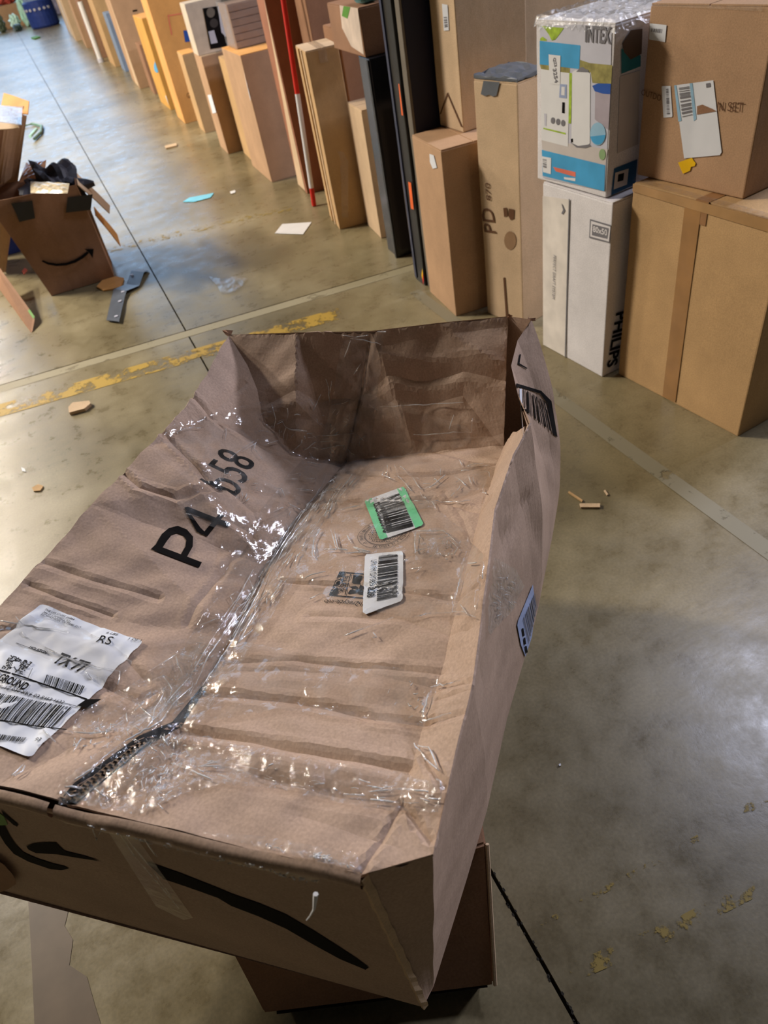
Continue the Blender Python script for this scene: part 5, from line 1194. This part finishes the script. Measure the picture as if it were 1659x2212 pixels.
chip('wood_splinter', fp_((1227, 1066), (1229, 1063), (1259, 1083), (1257, 1086)), .002, .004, CARD2, 'long thin slanting splinter, right of the crushed carton', 'splinter', GC_)
chip('wood_splinter', fp_((1304, 1062), (1307, 1060), (1314, 1070), (1311, 1072)), .002, .003, CARD4, 'tiny splinter furthest right of the three near the crushed carton', 'splinter', GC_)
chip('cardboard_scrap', fp_((70, 1056), (84, 1048), (95, 1052), (88, 1062), (74, 1063)), .002, .004, CARD2, 'small brown scrap on the floor left of the crushed carton', 'scrap')
chip('paper_scrap', fp_((47, 1011), (54, 1014), (57, 1021), (49, 1019)), .002, .003, WHITE, 'tiny white scrap on the floor at the left edge', 'scrap')
chip('foam_strip', fp_((357, 318), (382, 312), (383, 317), (359, 323)), .002, .012, CARD4, 'pale yellow strip on the floor before the far cartons', 'scrap')
chip('paper_scrap', fp_((497, 415), (508, 412), (509, 417), (499, 420)), .002, .003, WHITE, 'small white scrap in the middle of the aisle', 'scrap')
chip('paper_scrap', fp_((1207, 1652), (1211, 1650), (1212, 1655), (1208, 1656)), .001, .002, WHITE, 'tiny white speck on the floor right of the carton wall', 'scrap')
chip('film_scrap', fp_((395, 437), (410, 428), (462, 418), (455, 428), (420, 437)), .002, .003, CYAN, 'flat cyan film scrap in the pale reflection', 'scrap')
o = chip('plastic_scrap', fp_((452, 600), (480, 605), (500, 600), (535, 604), (520, 622), (505, 632), (480, 637), (470, 620)), .002, .008, WRAP, 'clear crumpled plastic scrap in the aisle', 'scrap')
chip('cardboard_scrap', fp_((210, 622), (222, 608), (250, 600), (268, 603), (262, 622), (240, 628), (225, 630)), .002, .008, CARDO, 'orange-tan torn scrap beside the open carton', 'scrap')
chip('cardboard_scrap', fp_((48, 588), (54, 580), (60, 584), (52, 594)), .002, .004, SALM, 'tiny pinkish scrap by the leaning carton', 'scrap')
st1 = thing('tape_strip', 'crumpled grey tape strip lying on the floor by the open carton', 'tape', tuple(at(265, 650, 0)))
Pm = [(309, 583), (300, 592), (288, 618), (262, 632), (256, 650), (252, 672), (246, 698)]
V = []
for i, (x, y) in enumerate(Pm):
    a1 = at(x - 14, y - 2, 0) - st1.location; a2 = at(x + 14, y + 3, 0) - st1.location; z_ = .004 + .014 * abs(math.sin(i * 1.7)); V += [(a1.x, a1.y, z_), (a2.x, a2.y, z_ + .004)]
n = len(Pm); obj('tape_band', V + [(v[0], v[1], v[2] - .003) for v in V], [(2 * i, 2 * i + 1, 2 * i + 3, 2 * i + 2) for i in range(n - 1)] + [(2 * n + 2 * i, 2 * n + 2 * i + 2, 2 * n + 2 * i + 3, 2 * n + 2 * i + 1) for i in range(n - 1)], DUCT, st1)
for (x, y) in ((287, 600), (268, 637), (262, 657), (254, 690)):
    p = at(x, y, 0) - st1.location; V, Fc = tube([(p.x, p.y, .018), (p.x, p.y, .022)], .011, 8); obj('white_spot', V, Fc, PGR, st1)
hk = [at(x, y, 0) for x, y in ((52, 276), (72, 271), (92, 276), (90, 290), (76, 304))]; V, Fc = tube([p + Vector((0, 0, .02)) for p in hk], .016, 8); tag(obj('plastic_strap', V, Fc, plain('dull_green_strap', srgb(96, 128, 104), .4)), 'grey-green curled strap on the floor at the far left', 'strap')
tg = [at(x, y, 0) for x, y in ((70, 306), (84, 290))]; V, Fc = tube([p + Vector((0, 0, .055)) for p in tg], .018, 8); tag(obj('strap_end', V, Fc, plain('mint_plastic', srgb(180, 225, 205), .4)), 'pale mint end piece lying on the curled strap', 'strap')
chip('green_scrap', [at(x, y, 0) for x, y in ((68, 84), (80, 80), (88, 82), (76, 86))], .002, .03, GREENP, 'small green scrap on the far floor', 'scrap')

# blue barrel and the heap at the far end
br = thing('blue_barrel', 'blue barrel wrapped at the top, at the far end of the aisle', 'barrel', (1.08, 27.2, 0))
V, Fc = tube([(0, 0, 0), (0, 0, .05), (0, 0, .3), (0, 0, .62), (0, 0, .66)], [.38, .42, .43, .42, .38], 24); obj('barrel_base', V, Fc, BLUEB, br)
V, Fc = tube([(0, 0, .66), (0, 0, 1.8)], [.36, .36], 24); obj('barrel_wrap', V, Fc, BLUEL, br)
for i in range(7):
    a_ = -2.9 + i * .32; V, Fc = tube([(.43 * math.cos(a_), .43 * math.sin(a_), .46), (.45 * math.cos(a_), .45 * math.sin(a_), .46)], .035, 8); obj('white_stud', V, Fc, PGR, br)
GH = 'bags and cartons heaped at the far end of the aisle'
hs = [('white-green bag at the front of the far heap', (.30, 28.9, 0), (.16, .2, .22), 'mint_film', srgb(200, 235, 220)), ('pale mint bag on the right of the far heap', (.66, 28.95, 0), (.13, .2, .42), 'mint_film2', srgb(180, 225, 205)),
      ('dark green bag at the left of the far heap', (-.15, 28.9, 0), (.15, .2, .28), 'dark_green_film', srgb(80, 92, 72)), ('black-green bag at the foot of the far heap', (.30, 28.1, 0), (.14, .14, .10), 'black_green_film', srgb(50, 70, 66)),
      ('grey-lilac bag behind the far heap', (1.7, 31.2, 0), (.3, .3, .5), 'lilac_film', srgb(170, 165, 190)), ('red and white bag on top of the far heap', (.25, 30.4, .602), (.34, .3, .22), 'red_film', srgb(200, 90, 80))]
for i, (lb2, p, sc, mn, cl) in enumerate(hs): tag(crumple('refuse_bag', p, sc, plain(mn, cl, .35, .5), 20 + i, sub=3), lb2, 'bag', GH)
carton('carton', 'brown carton under the red and white bag in the far heap', -.1, 30.0, 3, .7, .8, 0, .60, CARD, GH)
carton('carton', 'small tan carton at the front of the far heap', -.8, 28.3, -8, .3, .22, 0, .26, CARD, GH)
carton('carton', 'tilted-looking pale carton at the left of the far heap', -1.0, 29.4, 12, .6, .7, 0, .5, CARD4, GH)
carton('carton', 'grey-brown carton right of the far heap, before the barrel', .70, 29.8, -4, .4, .3, 0, .8, CARD3, GH)
V, Fc = tube([Vector((.98, 28.6, .03)), Vector((1.12, 28.9, .8))], .03, 8); tag(obj('white_tube', V, Fc, WHITE), 'white tube leaning by the far heap', 'tube')
